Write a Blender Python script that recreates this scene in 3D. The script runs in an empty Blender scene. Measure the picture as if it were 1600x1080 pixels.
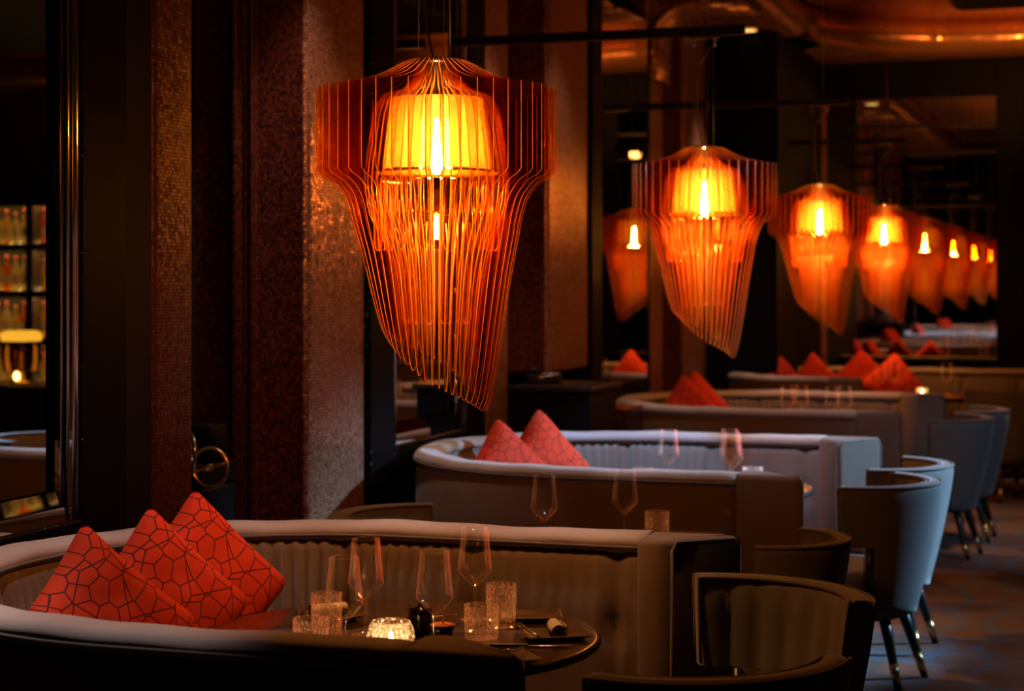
import bpy, bmesh, math, random
from mathutils import Vector, Matrix, noise
PI = math.pi
random.seed(7)
S = bpy.context.scene
C = S.collection

# ------------------------------------------------------------------ camera
TH = math.atan(935 / 2840.0)
cam = bpy.data.cameras.new('camera')
co = bpy.data.objects.new('camera', cam)
C.objects.link(co)
co.location = (0, 0, 1.65)
co.rotation_euler = (PI / 2, 0, TH)
cam.sensor_width = 36
cam.lens = 2840 / 1600 * 36
cam.shift_y = -105 / 1600
cam.dof.use_dof = True
cam.dof.focus_distance = 4.95
cam.dof.aperture_fstop = 3.2
cam.clip_end = 100
S.camera = co

# ------------------------------------------------------------------ view, world, room lights
S.view_settings.view_transform = 'Standard'
S.view_settings.look = 'None'
S.view_settings.gamma = 1
S.view_settings.exposure = 0.0
S.view_settings.use_curve_mapping = False
S.cycles.use_denoising = True
S.cycles.transparent_max_bounces = 48
S.cycles.max_bounces = 8
S.cycles.diffuse_bounces = 3
S.cycles.glossy_bounces = 4
S.cycles.transmission_bounces = 8
S.cycles.sample_clamp_indirect = 3.0
S.cycles.caustics_reflective = False
S.cycles.caustics_refractive = False
W = bpy.data.worlds.new('world')
S.world = W
W.use_nodes = True
W.node_tree.nodes['Background'].inputs[0].default_value = (0.5, 0.32, 0.25, 1)
W.node_tree.nodes['Background'].inputs[1].default_value = 0.006

def spot(name, loc, aim, power, col, size, blend=0.5, radius=0.06):
    l = bpy.data.lights.new(name, 'SPOT')
    l.energy = power
    l.color = col
    l.spot_size = math.radians(size)
    l.spot_blend = blend
    l.shadow_soft_size = radius
    o = bpy.data.objects.new(name, l)
    C.objects.link(o)
    o.location = loc
    d = Vector(aim) - Vector(loc)
    o.rotation_euler = d.to_track_quat('-Z', 'Y').to_euler()
    return o
COOL = (0.32, 0.63, 1.0)
NEUT = (1.0, 0.80, 0.70)
WARM = (1.0, 0.60, 0.34)
# cool spot lamps on the ceiling of the aisle side
spot('spot_lamp', (3.7, 10.2, 3.5), (-1.35, 8.1, 0.74), 4300, COOL, 21, 0.7)
spot('spot_lamp', (2.6, 7.4, 3.7), (-0.9, 11.2, 0.7), 260, COOL, 22, 0.8)
spot('spot_lamp', (1.8, 7.2, 3.7), (0.1, 7.6, 0.0), 28, COOL, 30, 0.8)
spot('spot_lamp', (-2.42, 7.2, 3.6), (-2.25, 8.90, 0.70), 1000, (0.17, 0.50, 1.0), 26, 0.8)
spot('spot_lamp', (-1.2, 7.3, 3.6), (-1.65, 8.95, 0.68), 380, (0.17, 0.50, 1.0), 18, 0.8)
spot('spot_lamp', (-2.2, 3.75, 3.64), (-2.9, 4.75, 0.8), 105, (1.0, 0.80, 0.80), 30, 0.8)
# narrow spots added to brighten booth rims, more downlights than the room has
RIM = (1.0, 0.84, 0.82)
for (x, y, p) in ((-2.75, 3.74, 210), (-2.25, 3.68, 190), (-3.0, 4.5, 120), (-2.45, 5.42, 120), (-1.85, 5.46, 120), (-1.3, 5.46, 90),
                  (-2.8, 7.55, 70), (-2.1, 7.16, 110), (-1.5, 7.16, 110), (-1.9, 9.06, 70), (-1.3, 9.0, 90),
                  (-2.5, 10.75, 100), (-1.7, 10.68, 100), (-1.9, 12.55, 110), (-2.2, 14.2, 60)):
    spot('down_spot', (x, y, 3.64), (x, y, 0), p, RIM, 24, 0.9)
for (x, y, p) in ((-0.15, 8.6, 60), (0.0, 12.3, 110)):
    spot('down_spot', (x, y, 3.6), (x, y, 0), p, (1.0, 0.55, 0.36), 60, 0.8)
# unseen uplight added to put a glow on the copper ceiling
spot('added_uplight', (-0.5, 15.4, 3.0), (-0.9, 16.6, 3.8), 100, (1.0, 0.36, 0.08), 95, 0.9)
# wall washers above the mosaic columns
for (x, y, p, dx) in ((-2.45, 6.35, 125, 0.5), (-2.45, 8.7, 120, 0.45), (-2.55, 10.0, 60, 0.5), (-2.6, 12.77, 40, 0.1), (-2.5, 14.1, 160, 0.1)):
    spot('wall_washer_lamp', (x, y, 3.62), (-3.1, y + dx, 1.5), p, (1.0, 0.66, 0.50), 50, 0.8)

# ------------------------------------------------------------------ helpers
def bm_new():
    b = bmesh.new()
    b.loops.layers.uv.new('UVMap')
    return b

def grid(b, P, cu=False, cv=False, mat=0, uv=None, caps=False):
    n, m = len(P), len(P[0])
    V = [[b.verts.new(p) for p in row] for row in P]
    L = b.loops.layers.uv.active
    for i in range(n if cu else n - 1):
        for j in range(m if cv else m - 1):
            i2, j2 = (i + 1) % n, (j + 1) % m
            try:
                f = b.faces.new((V[i][j], V[i2][j], V[i2][j2], V[i][j2]))
            except ValueError:
                continue
            f.material_index = mat
            f.smooth = True
            if uv:
                ids = ((i, j), (i + 1, j), (i + 1, j + 1), (i, j + 1))
                for lp, (a, c) in zip(f.loops, ids):
                    lp[L].uv = uv(a, c)
    if caps and cv:
        for row in (V[0], V[-1]):
            try:
                f = b.faces.new(row if row is V[0] else row[::-1])
                f.material_index = mat
            except ValueError:
                pass
    return V

def box(b, x0, x1, y0, y1, z0, z1, mat=0, bev=0.0, seg=2):
    t = bmesh.new()
    bmesh.ops.create_cube(t, size=1)
    for v in t.verts:
        v.co = Vector(((x0 + x1) / 2 + v.co.x * (x1 - x0), (y0 + y1) / 2 + v.co.y * (y1 - y0), (z0 + z1) / 2 + v.co.z * (z1 - z0)))
    if bev:
        bmesh.ops.bevel(t, geom=t.edges[:], offset=bev, segments=seg, affect='EDGES', profile=0.5)
    add(b, t, mat)

def add(b, t, mat=0, M=None, smooth=None):
    t.verts.index_update()
    vs = [b.verts.new(M @ v.co if M else v.co) for v in t.verts]
    L = b.loops.layers.uv.active
    for f in t.faces:
        try:
            g = b.faces.new([vs[v.index] for v in f.verts])
        except ValueError:
            continue
        g.material_index = mat
        g.smooth = f.smooth if smooth is None else smooth
        n = g.normal if g.normal.length else Vector((0, 0, 1))
        g.normal_update()
        n = g.normal
        for lp in g.loops:
            c = lp.vert.co
            if abs(n.z) > 0.7:
                lp[L].uv = (c.x, c.y)
            elif abs(n.x) > abs(n.y):
                lp[L].uv = (c.y, c.z)
            else:
                lp[L].uv = (c.x, c.z)
    t.free()

def prism(b, pts, z0, z1, bev=0.0, seg=3, mat=0, top_only=False):
    t = bmesh.new()
    lo = [t.verts.new((p[0], p[1], z0)) for p in pts]
    hi = [t.verts.new((p[0], p[1], z1)) for p in pts]
    t.faces.new(lo[::-1])
    t.faces.new(hi)
    n = len(pts)
    for i in range(n):
        t.faces.new((lo[i], lo[(i + 1) % n], hi[(i + 1) % n], hi[i]))
    bmesh.ops.recalc_face_normals(t, faces=t.faces[:])
    if bev:
        bmesh.ops.bevel(t, geom=t.edges[:], offset=bev, segments=seg, affect='EDGES', profile=0.5)
        for f in t.faces:
            f.smooth = True
    add(b, t, mat)

def tube(b, pts, r, n=8, mat=0, closed=False):
    pts = [Vector(p) for p in pts]
    rows = []
    N = len(pts)
    for i, p in enumerate(pts):
        a = pts[(i - 1) % N] if (closed or i > 0) else pts[i]
        c = pts[(i + 1) % N] if (closed or i < N - 1) else pts[i]
        d = (c - a)
        d = d.normalized() if d.length > 1e-9 else Vector((0, 0, 1))
        up = Vector((0, 0, 1)) if abs(d.z) < 0.95 else Vector((1, 0, 0))
        u = d.cross(up).normalized()
        w = u.cross(d).normalized()
        rr = r[i] if isinstance(r, (list, tuple)) else r
        rows.append([p + u * (math.cos(2 * PI * k / n) * rr) + w * (math.sin(2 * PI * k / n) * rr) for k in range(n)])
    grid(b, rows, cu=closed, cv=True, mat=mat, caps=not closed)

def lathe(b, prof, n=32, mat=0, cx=0, cy=0, z=0):
    rows = [[Vector((cx + r * math.cos(2 * PI * k / n), cy + r * math.sin(2 * PI * k / n), z + h)) for k in range(n)] for r, h in prof]
    grid(b, rows, cv=True, mat=mat)

def obj(name, b, mats, parent=None, loc=None, rot=None, fix=True):
    if fix:
        bmesh.ops.remove_doubles(b, verts=b.verts[:], dist=1e-6)
        bmesh.ops.recalc_face_normals(b, faces=b.faces[:])
    me = bpy.data.meshes.new(name)
    b.to_mesh(me)
    b.free()
    for m in (mats if isinstance(mats, (list, tuple)) else [mats]):
        me.materials.append(m)
    o = bpy.data.objects.new(name, me)
    C.objects.link(o)
    if parent:
        o.parent = parent
    if loc is not None:
        o.location = loc
    if rot is not None:
        o.rotation_euler = rot
    return o

def tag(o, label, cat, group=None):
    o['label'] = label
    o['category'] = cat
    if group:
        o['group'] = group
    return o

def thing(name, label, cat, loc=(0, 0, 0), rz=0, group=None):
    o = bpy.data.objects.new(name, None)
    o.empty_display_size = 0.1
    C.objects.link(o)
    o.location = loc
    o.rotation_euler = (0, 0, rz)
    return tag(o, label, cat, group)

def struct(o):
    o['kind'] = 'structure'
    return o

def dup(src, label, loc, rz=None, group=None, rot=None, scale=None):
    r = src.copy()
    C.objects.link(r)
    r.location = loc
    if rz is not None:
        r.rotation_euler = (0, 0, rz)
    if rot is not None:
        r.rotation_euler = rot
    if scale:
        r.scale = (scale, scale, scale)
    r['label'] = label
    if group:
        r['group'] = group
    for ch in list(src.children):
        c = ch.copy()
        C.objects.link(c)
        c.parent = r
        for g in ch.children:
            d = g.copy()
            C.objects.link(d)
            d.parent = c
    return r

def crom(pts, n=8, closed=False):
    out = []
    N = len(pts)
    rng = N if closed else N - 1
    for i in range(rng):
        p0 = pts[(i - 1) % N] if closed or i > 0 else pts[0]
        p1 = pts[i]
        p2 = pts[(i + 1) % N]
        p3 = pts[(i + 2) % N] if closed or i + 2 < N else pts[-1]
        for k in range(n):
            t = k / n
            out.append(tuple(0.5 * (2 * b + (c - a) * t + (2 * a - 5 * b + 4 * c - d) * t * t + (3 * b - a - 3 * c + d) * t ** 3)
                             for a, b, c, d in zip(p0, p1, p2, p3)))
    if not closed:
        out.append(tuple(pts[-1]))
    return out

# ------------------------------------------------------------------ materials
def mat(name):
    m = bpy.data.materials.new(name)
    m.use_nodes = True
    nt = m.node_tree
    nt.nodes.clear()
    out = nt.nodes.new('ShaderNodeOutputMaterial')
    return m, nt, out

def nd(nt, typ, **kw):
    n = nt.nodes.new(typ)
    for k, v in kw.items():
        if k.startswith('i_'):
            n.inputs[k[2:].replace('_', ' ')].default_value = v
        else:
            setattr(n, k, v)
    return n

def lk(nt, a, ao, b, bi):
    nt.links.new(a.outputs[ao], b.inputs[bi])

def rgba(c):
    return (c[0], c[1], c[2], 1)

def plain(name, col, rough=0.5, metal=0.0, spec=0.5, noise_amt=0.0, scale=40, coat=0.0, bump=0.0):
    m, nt, out = mat(name)
    p = nd(nt, 'ShaderNodeBsdfPrincipled')
    p.inputs['Base Color'].default_value = rgba(col)
    p.inputs['Roughness'].default_value = rough
    p.inputs['Metallic'].default_value = metal
    p.inputs['Specular IOR Level'].default_value = spec
    p.inputs['Coat Weight'].default_value = coat
    if noise_amt or bump:
        tc = nd(nt, 'ShaderNodeTexCoord')
        no = nd(nt, 'ShaderNodeTexNoise')
        no.inputs['Scale'].default_value = scale
        no.inputs['Detail'].default_value = 4
        lk(nt, tc, 'Object', no, 'Vector')
        if noise_amt:
            mx = nd(nt, 'ShaderNodeMix', data_type='RGBA')
            mx.inputs[6].default_value = rgba([c * (1 - noise_amt) for c in col])
            mx.inputs[7].default_value = rgba([min(1, c * (1 + noise_amt)) for c in col])
            lk(nt, no, 'Fac', mx, 0)
            nt.links.new(mx.outputs[2], p.inputs['Base Color'])
        if bump:
            bp = nd(nt, 'ShaderNodeBump')
            bp.inputs['Strength'].default_value = bump
            bp.inputs['Distance'].default_value = 0.002
            lk(nt, no, 'Fac', bp, 'Height')
            lk(nt, bp, 'Normal', p, 'Normal')
    lk(nt, p, 'BSDF', out, 'Surface')
    return m

def fabric(name, col, sheen=0.5, scale=260, var=0.12):
    m, nt, out = mat(name)
    p = nd(nt, 'ShaderNodeBsdfPrincipled')
    p.inputs['Roughness'].default_value = 0.85
    p.inputs['Specular IOR Level'].default_value = 0.2
    p.inputs['Sheen Weight'].default_value = sheen
    p.inputs['Sheen Roughness'].default_value = 0.45
    tc = nd(nt, 'ShaderNodeTexCoord')
    no = nd(nt, 'ShaderNodeTexNoise')
    no.inputs['Scale'].default_value = scale
    no.inputs['Detail'].default_value = 2
    n2 = nd(nt, 'ShaderNodeTexNoise')
    n2.inputs['Scale'].default_value = 7
    n2.inputs['Detail'].default_value = 3
    lk(nt, tc, 'Object', no, 'Vector')
    lk(nt, tc, 'Object', n2, 'Vector')
    ad = nd(nt, 'ShaderNodeMath', operation='MULTIPLY_ADD')
    ad.inputs[1].default_value = 0.5
    lk(nt, no, 'Fac', ad, 0)
    n3 = nd(nt, 'ShaderNodeMath', operation='MULTIPLY')
    n3.inputs[1].default_value = 0.5
    lk(nt, n2, 'Fac', n3, 0)
    lk(nt, n3, 'Value', ad, 2)
    mx = nd(nt, 'ShaderNodeMix', data_type='RGBA')
    mx.inputs[6].default_value = rgba([c * (1 - 2 * var) for c in col])
    mx.inputs[7].default_value = rgba([c * (1 + 2 * var) for c in col])
    lk(nt, ad, 'Value', mx, 0)
    nt.links.new(mx.outputs[2], p.inputs['Base Color'])
    bp = nd(nt, 'ShaderNodeBump')
    bp.inputs['Strength'].default_value = 0.25
    bp.inputs['Distance'].default_value = 0.001
    lk(nt, no, 'Fac', bp, 'Height')
    lk(nt, bp, 'Normal', p, 'Normal')
    lk(nt, p, 'BSDF', out, 'Surface')
    return m

def mosaic(name, ca, cb, tile=0.0125, rough=0.28, metal=0.55, tilt=0.22):
    """Small square glass-and-copper tiles laid in slightly uneven courses."""
    m, nt, out = mat(name)
    p = nd(nt, 'ShaderNodeBsdfPrincipled')
    uv = nd(nt, 'ShaderNodeUVMap')
    mp = nd(nt, 'ShaderNodeVectorMath', operation='SCALE')
    mp.inputs['Scale'].default_value = 1 / tile
    lk(nt, uv, 'UV', mp, 0)
    sp = nd(nt, 'ShaderNodeSeparateXYZ')
    lk(nt, mp, 'Vector', sp, 'Vector')
    # every course is shifted a little
    fy = nd(nt, 'ShaderNodeMath', operation='FLOOR')
    lk(nt, sp, 'Y', fy, 0)
    w0 = nd(nt, 'ShaderNodeTexWhiteNoise', noise_dimensions='1D')
    lk(nt, fy, 'Value', w0, 'W')
    sx = nd(nt, 'ShaderNodeMath', operation='ADD')
    lk(nt, sp, 'X', sx, 0)
    lk(nt, w0, 'Value', sx, 1)
    fx = nd(nt, 'ShaderNodeMath', operation='FLOOR')
    lk(nt, sx, 'Value', fx, 0)
    cell = nd(nt, 'ShaderNodeCombineXYZ')
    lk(nt, fx, 'Value', cell, 'X')
    lk(nt, fy, 'Value', cell, 'Y')
    wn = nd(nt, 'ShaderNodeTexWhiteNoise', noise_dimensions='2D')
    lk(nt, cell, 'Vector', wn, 'Vector')
    # grout mask
    def edge(src, o):
        fr = nd(nt, 'ShaderNodeMath', operation='FRACT')
        nt.links.new(src.outputs[o], fr.inputs[0])
        s1 = nd(nt, 'ShaderNodeMath', operation='SUBTRACT')
        s1.inputs[1].default_value = 0.5
        lk(nt, fr, 'Value', s1, 0)
        a1 = nd(nt, 'ShaderNodeMath', operation='ABSOLUTE')
        lk(nt, s1, 'Value', a1, 0)
        g = nd(nt, 'ShaderNodeMath', operation='GREATER_THAN')
        g.inputs[1].default_value = 0.43
        lk(nt, a1, 'Value', g, 0)
        return g
    g1, g2 = edge(sx, 'Value'), edge(sp, 'Y')
    gm = nd(nt, 'ShaderNodeMath', operation='MAXIMUM')
    lk(nt, g1, 'Value', gm, 0)
    lk(nt, g2, 'Value', gm, 1)
    mx = nd(nt, 'ShaderNodeMix', data_type='RGBA')
    mx.inputs[6].default_value = rgba(ca)
    mx.inputs[7].default_value = rgba(cb)
    lk(nt, wn, 'Value', mx, 0)
    m2 = nd(nt, 'ShaderNodeMix', data_type='RGBA')
    lk(nt, gm, 'Value', m2, 0)
    nt.links.new(mx.outputs[2], m2.inputs[6])
    m2.inputs[7].default_value = rgba([c * 0.2 for c in ca])
    nt.links.new(m2.outputs[2], p.inputs['Base Color'])
    # each tile leans its own way
    geo = nd(nt, 'ShaderNodeNewGeometry')
    sb = nd(nt, 'ShaderNodeVectorMath', operation='SUBTRACT')
    sb.inputs[1].default_value = (0.5, 0.5, 0.5)
    lk(nt, wn, 'Color', sb, 0)
    sc = nd(nt, 'ShaderNodeVectorMath', operation='SCALE')
    sc.inputs['Scale'].default_value = tilt
    lk(nt, sb, 'Vector', sc, 0)
    an = nd(nt, 'ShaderNodeVectorMath', operation='ADD')
    lk(nt, geo, 'Normal', an, 0)
    lk(nt, sc, 'Vector', an, 1)
    nm = nd(nt, 'ShaderNodeVectorMath', operation='NORMALIZE')
    lk(nt, an, 'Vector', nm, 0)
    lk(nt, nm, 'Vector', p, 'Normal')
    rr = nd(nt, 'ShaderNodeMath', operation='MULTIPLY_ADD')
    rr.inputs[1].default_value = 0.5
    rr.inputs[2].default_value = rough
    lk(nt, gm, 'Value', rr, 0)
    lk(nt, rr, 'Value', p, 'Roughness')
    p.inputs['Metallic'].default_value = metal
    lk(nt, p, 'BSDF', out, 'Surface')
    return m

def clear_glass(name, tint=(1, 1, 1), rough=0.0, base=0.03, boost=1.0, bump_scale=0, bump=0.5, diff=0.0, kind='voronoi'):
    """Thin clear glass: see-through with mirror-like highlights at grazing angles."""
    m, nt, out = mat(name)
    tr = nd(nt, 'ShaderNodeBsdfTransparent')
    tr.inputs[0].default_value = rgba(tint)
    gl = nd(nt, 'ShaderNodeBsdfGlossy')
    gl.inputs['Roughness'].default_value = rough
    lw = nd(nt, 'ShaderNodeLayerWeight')
    lw.inputs['Blend'].default_value = 0.35
    mu = nd(nt, 'ShaderNodeMath', operation='MULTIPLY_ADD', use_clamp=True)
    mu.inputs[1].default_value = boost
    mu.inputs[2].default_value = base
    lk(nt, lw, 'Fresnel', mu, 0)
    mx = nd(nt, 'ShaderNodeAddShader')
    gc = nd(nt, 'ShaderNodeCombineColor')
    for ch_ in ('Red', 'Green', 'Blue'):
        lk(nt, mu, 'Value', gc, ch_)
    lk(nt, gc, 'Color', gl, 'Color')
    lk(nt, tr, 'BSDF', mx, 0)
    lk(nt, gl, 'BSDF', mx, 1)
    last = mx
    if diff:
        tl = nd(nt, 'ShaderNodeBsdfTranslucent')
        tl.inputs[0].default_value = rgba(tint)
        m2 = nd(nt, 'ShaderNodeMixShader')
        m2.inputs[0].default_value = diff
        lk(nt, mx, 'Shader', m2, 1)
        lk(nt, tl, 'BSDF', m2, 2)
        last = m2
    if bump_scale:
        tc = nd(nt, 'ShaderNodeTexCoord')
        vo = nd(nt, 'ShaderNodeTexVoronoi', feature='DISTANCE_TO_EDGE')
        vo.inputs['Scale'].default_value = bump_scale
        lk(nt, tc, 'Object', vo, 'Vector')
        bp = nd(nt, 'ShaderNodeBump')
        bp.inputs['Strength'].default_value = bump
        bp.inputs['Distance'].default_value = 0.01
        lk(nt, vo, 'Distance', bp, 'Height')
        lk(nt, bp, 'Normal', gl, 'Normal')
        lk(nt, bp, 'Normal', lw, 'Normal')
    lk(nt, last, 'Shader', out, 'Surface')
    return m

def emit(name, col, strength):
    m, nt, out = mat(name)
    e = nd(nt, 'ShaderNodeEmission')
    e.inputs[0].default_value = rgba(col)
    e.inputs[1].default_value = strength
    lk(nt, e, 'Emission', out, 'Surface')
    return m

def mirror_mat(name, tint=(0.8, 0.8, 0.8), rough=0.0):
    m, nt, out = mat(name)
    g = nd(nt, 'ShaderNodeBsdfGlossy')
    g.inputs['Color'].default_value = rgba(tint)
    g.inputs['Roughness'].default_value = rough
    lk(nt, g, 'BSDF', out, 'Surface')
    return m

M_COPPER = mosaic('copper_mosaic', (0.30, 0.10, 0.045), (0.62, 0.30, 0.17))
M_COPPER_DARK = mosaic('dark_copper_mosaic', (0.20, 0.045, 0.02), (0.42, 0.13, 0.06), metal=0.6)
M_SHADED_TILE = mosaic('shaded_mosaic', (0.060, 0.009, 0.004), (0.16, 0.028, 0.012), rough=0.42, metal=0.2, tilt=0.25)  # dark red for dim flanks and column, shade painted into the colour
M_CEIL = mosaic('copper_ceiling', (0.70, 0.26, 0.09), (0.92, 0.42, 0.16), tile=0.018, rough=0.22, metal=0.8, tilt=0.12)
M_BLACK = plain('black_panel', (0.0025, 0.002, 0.0022), 0.6, spec=0.08)
M_WALL = plain('dark_wall', (0.010, 0.007, 0.006), 0.7, spec=0.2, noise_amt=0.3, scale=5)
M_BLACKMETAL = plain('black_metal', (0.008, 0.0075, 0.0075), 0.5, metal=0.0, spec=0.2)
M_VELVET = fabric('taupe_velvet', (0.150, 0.105, 0.080), sheen=0.12)
M_RIM_TOPLIT = fabric('toplit_taupe_velvet', (0.29, 0.225, 0.195), sheen=0.3)  # paler than the body: light from above painted into the rim
M_PIPING = fabric('brown_piping', (0.10, 0.075, 0.062), sheen=0.3)
M_CHAIR = fabric('grey_teal_fabric', (0.13, 0.118, 0.108), sheen=0.3, scale=380)
M_WOOD = plain('dark_stained_wood', (0.016, 0.010, 0.007), 0.35, noise_amt=0.4, scale=14)
M_TABLE = plain('dark_polished_table', (0.040, 0.020, 0.013), 0.22, noise_amt=0.35, scale=9, coat=0.3)
M_BRASS = plain('brushed_brass', (0.80, 0.52, 0.20), 0.28, metal=1.0)
M_STEEL = plain('polished_steel', (0.75, 0.74, 0.72), 0.18, metal=1.0)
M_CABLE = plain('steel_cable', (0.5, 0.48, 0.46), 0.4, metal=0.7)
M_MIRROR = mirror_mat('mirror_glass', (0.74, 0.74, 0.72))
M_BEVEL = mirror_mat('mirror_bevel', (0.80, 0.82, 0.82))
M_GLASS = clear_glass('wine_glass_clear', (0.955, 0.955, 0.955), rough=0.035, base=0.05, boost=0.8)
M_CUT = clear_glass('cut_crystal', (0.97, 0.96, 0.95), rough=0.03, base=0.10, boost=0.8, bump_scale=75, bump=1.0, diff=0.04)
M_NAPKIN = fabric('white_napkin_cloth', (0.62, 0.55, 0.50), sheen=0.1, scale=300, var=0.05)
M_PLATE = plain('dark_glazed_plate', (0.09, 0.06, 0.045), 0.3)
M_JAR = plain('black_glazed_jar', (0.008, 0.007, 0.007), 0.12)
M_CUTLERY = plain('warm_steel_cutlery', (0.72, 0.60, 0.45), 0.22, metal=1.0)

def sparkle_black():
    m, nt, out = mat('black_terrazzo_frame')
    p = nd(nt, 'ShaderNodeBsdfPrincipled')
    tc = nd(nt, 'ShaderNodeTexCoord')
    vo = nd(nt, 'ShaderNodeTexVoronoi')
    vo.inputs['Scale'].default_value = 110
    lk(nt, tc, 'Object', vo, 'Vector')
    lt = nd(nt, 'ShaderNodeMath', operation='LESS_THAN')
    lt.inputs[1].default_value = 0.16
    lk(nt, vo, 'Distance', lt, 0)
    sp = nd(nt, 'ShaderNodeSeparateColor')
    lk(nt, vo, 'Color', sp, 'Color')
    gt = nd(nt, 'ShaderNodeMath', operation='GREATER_THAN')
    gt.inputs[1].default_value = 0.90
    lk(nt, sp, 'Red', gt, 0)
    mu = nd(nt, 'ShaderNodeMath', operation='MULTIPLY')
    lk(nt, lt, 'Value', mu, 0)
    lk(nt, gt, 'Value', mu, 1)
    mx = nd(nt, 'ShaderNodeMix', data_type='RGBA')
    mx.inputs[6].default_value = (0.004, 0.003, 0.0035, 1)
    mx.inputs[7].default_value = (0.9, 0.85, 0.8, 1)
    lk(nt, mu, 'Value', mx, 0)
    nt.links.new(mx.outputs[2], p.inputs['Base Color'])
    p.inputs['Roughness'].default_value = 0.4
    p.inputs['Specular IOR Level'].default_value = 0.02
    lk(nt, p, 'BSDF', out, 'Surface')
    return m
M_TERRAZZO = sparkle_black()

def cushion_mat():
    m, nt, out = mat('red_netted_cushion')
    p = nd(nt, 'ShaderNodeBsdfPrincipled')
    p.inputs['Roughness'].default_value = 0.8
    p.inputs['Sheen Weight'].default_value = 0.05
    p.inputs['Sheen Tint'].default_value = (1.0, 0.3, 0.12, 1)
    p.inputs['Specular IOR Level'].default_value = 0.15
    tc = nd(nt, 'ShaderNodeTexCoord')
    def lines(scale, width, rnd=1.0):
        vo = nd(nt, 'ShaderNodeTexVoronoi', feature='DISTANCE_TO_EDGE', voronoi_dimensions='2D')
        vo.inputs['Scale'].default_value = scale
        vo.inputs['Randomness'].default_value = rnd
        lk(nt, tc, 'Object', vo, 'Vector')
        l = nd(nt, 'ShaderNodeMath', operation='LESS_THAN')
        l.inputs[1].default_value = width
        lk(nt, vo, 'Distance', l, 0)
        return l
    a = lines(17, 0.032, 0.75)
    b_ = lines(7.5, 0.014, 0.9)
    mxm = nd(nt, 'ShaderNodeMath', operation='MAXIMUM')
    lk(nt, a, 'Value', mxm, 0)
    lk(nt, b_, 'Value', mxm, 1)
    mx = nd(nt, 'ShaderNodeMix', data_type='RGBA')
    mx.inputs[6].default_value = (0.52, 0.034, 0.009, 1)
    mx.inputs[7].default_value = (0.075, 0.010, 0.008, 1)
    lk(nt, mxm, 'Value', mx, 0)
    nt.links.new(mx.outputs[2], p.inputs['Base Color'])
    bp = nd(nt, 'ShaderNodeBump')
    bp.inputs['Strength'].default_value = 0.5
    bp.inputs['Distance'].default_value = 0.004
    bp.invert = True
    lk(nt, mxm, 'Value', bp, 'Height')
    lk(nt, bp, 'Normal', p, 'Normal')
    lk(nt, p, 'BSDF', out, 'Surface')
    return m
M_CUSHION = cushion_mat()

def carpet_mat():
    m, nt, out = mat('ring_patterned_carpet')
    p = nd(nt, 'ShaderNodeBsdfPrincipled')
    p.inputs['Roughness'].default_value = 0.95
    p.inputs['Specular IOR Level'].default_value = 0.1
    tc = nd(nt, 'ShaderNodeTexCoord')
    def ring(off, r, w):
        a = nd(nt, 'ShaderNodeVectorMath', operation='MULTIPLY_ADD')
        a.inputs[1].default_value = (1 / 0.62, 1 / 0.62, 0)
        a.inputs[2].default_value = (off, off, 0)
        lk(nt, tc, 'Object', a, 0)
        f = nd(nt, 'ShaderNodeVectorMath', operation='FRACTION')
        lk(nt, a, 'Vector', f, 0)
        s = nd(nt, 'ShaderNodeVectorMath', operation='SUBTRACT')
        s.inputs[1].default_value = (0.5, 0.5, 0)
        lk(nt, f, 'Vector', s, 0)
        l = nd(nt, 'ShaderNodeVectorMath', operation='LENGTH')
        lk(nt, s, 'Vector', l, 0)
        d = nd(nt, 'ShaderNodeMath', operation='SUBTRACT')
        d.inputs[1].default_value = r
        lk(nt, l, 'Value', d, 0)
        ab = nd(nt, 'ShaderNodeMath', operation='ABSOLUTE')
        lk(nt, d, 'Value', ab, 0)
        lt = nd(nt, 'ShaderNodeMapRange', interpolation_type='SMOOTHSTEP')
        lt.inputs['From Min'].default_value = w
        lt.inputs['From Max'].default_value = w * 0.3
        lk(nt, ab, 'Value', lt, 'Value')
        return lt
    r1 = ring(0.0, 0.40, 0.07)
    r2 = ring(0.5, 0.22, 0.06)
    mxm = nd(nt, 'ShaderNodeMath', operation='MAXIMUM')
    lk(nt, r1, 'Result', mxm, 0)
    lk(nt, r2, 'Result', mxm, 1)
    n1 = nd(nt, 'ShaderNodeTexNoise')
    n1.inputs['Scale'].default_value = 3
    n1.inputs['Detail'].default_value = 6
    lk(nt, tc, 'Object', n1, 'Vector')
    n2 = nd(nt, 'ShaderNodeTexNoise')
    n2.inputs['Scale'].default_value = 240
    lk(nt, tc, 'Object', n2, 'Vector')
    c1 = nd(nt, 'ShaderNodeMix', data_type='RGBA')
    c1.inputs[6].default_value = (0.16, 0.085, 0.060, 1)
    c1.inputs[7].default_value = (0.24, 0.17, 0.14, 1)
    lk(nt, n1, 'Fac', c1, 0)
    f2 = nd(nt, 'ShaderNodeMath', operation='MULTIPLY')
    lk(nt, mxm, 'Value', f2, 0)
    lk(nt, n1, 'Fac', f2, 1)
    c2 = nd(nt, 'ShaderNodeMix', data_type='RGBA')
    lk(nt, f2, 'Value', c2, 0)
    nt.links.new(c1.outputs[2], c2.inputs[6])
    c2.inputs[7].default_value = (0.10, 0.20, 0.30, 1)
    nt.links.new(c2.outputs[2], p.inputs['Base Color'])
    bp = nd(nt, 'ShaderNodeBump')
    bp.inputs['Strength'].default_value = 0.4
    bp.inputs['Distance'].default_value = 0.004
    lk(nt, n2, 'Fac', bp, 'Height')
    lk(nt, bp, 'Normal', p, 'Normal')
    lk(nt, p, 'BSDF', out, 'Surface')
    return m
M_CARPET = carpet_mat()

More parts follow.
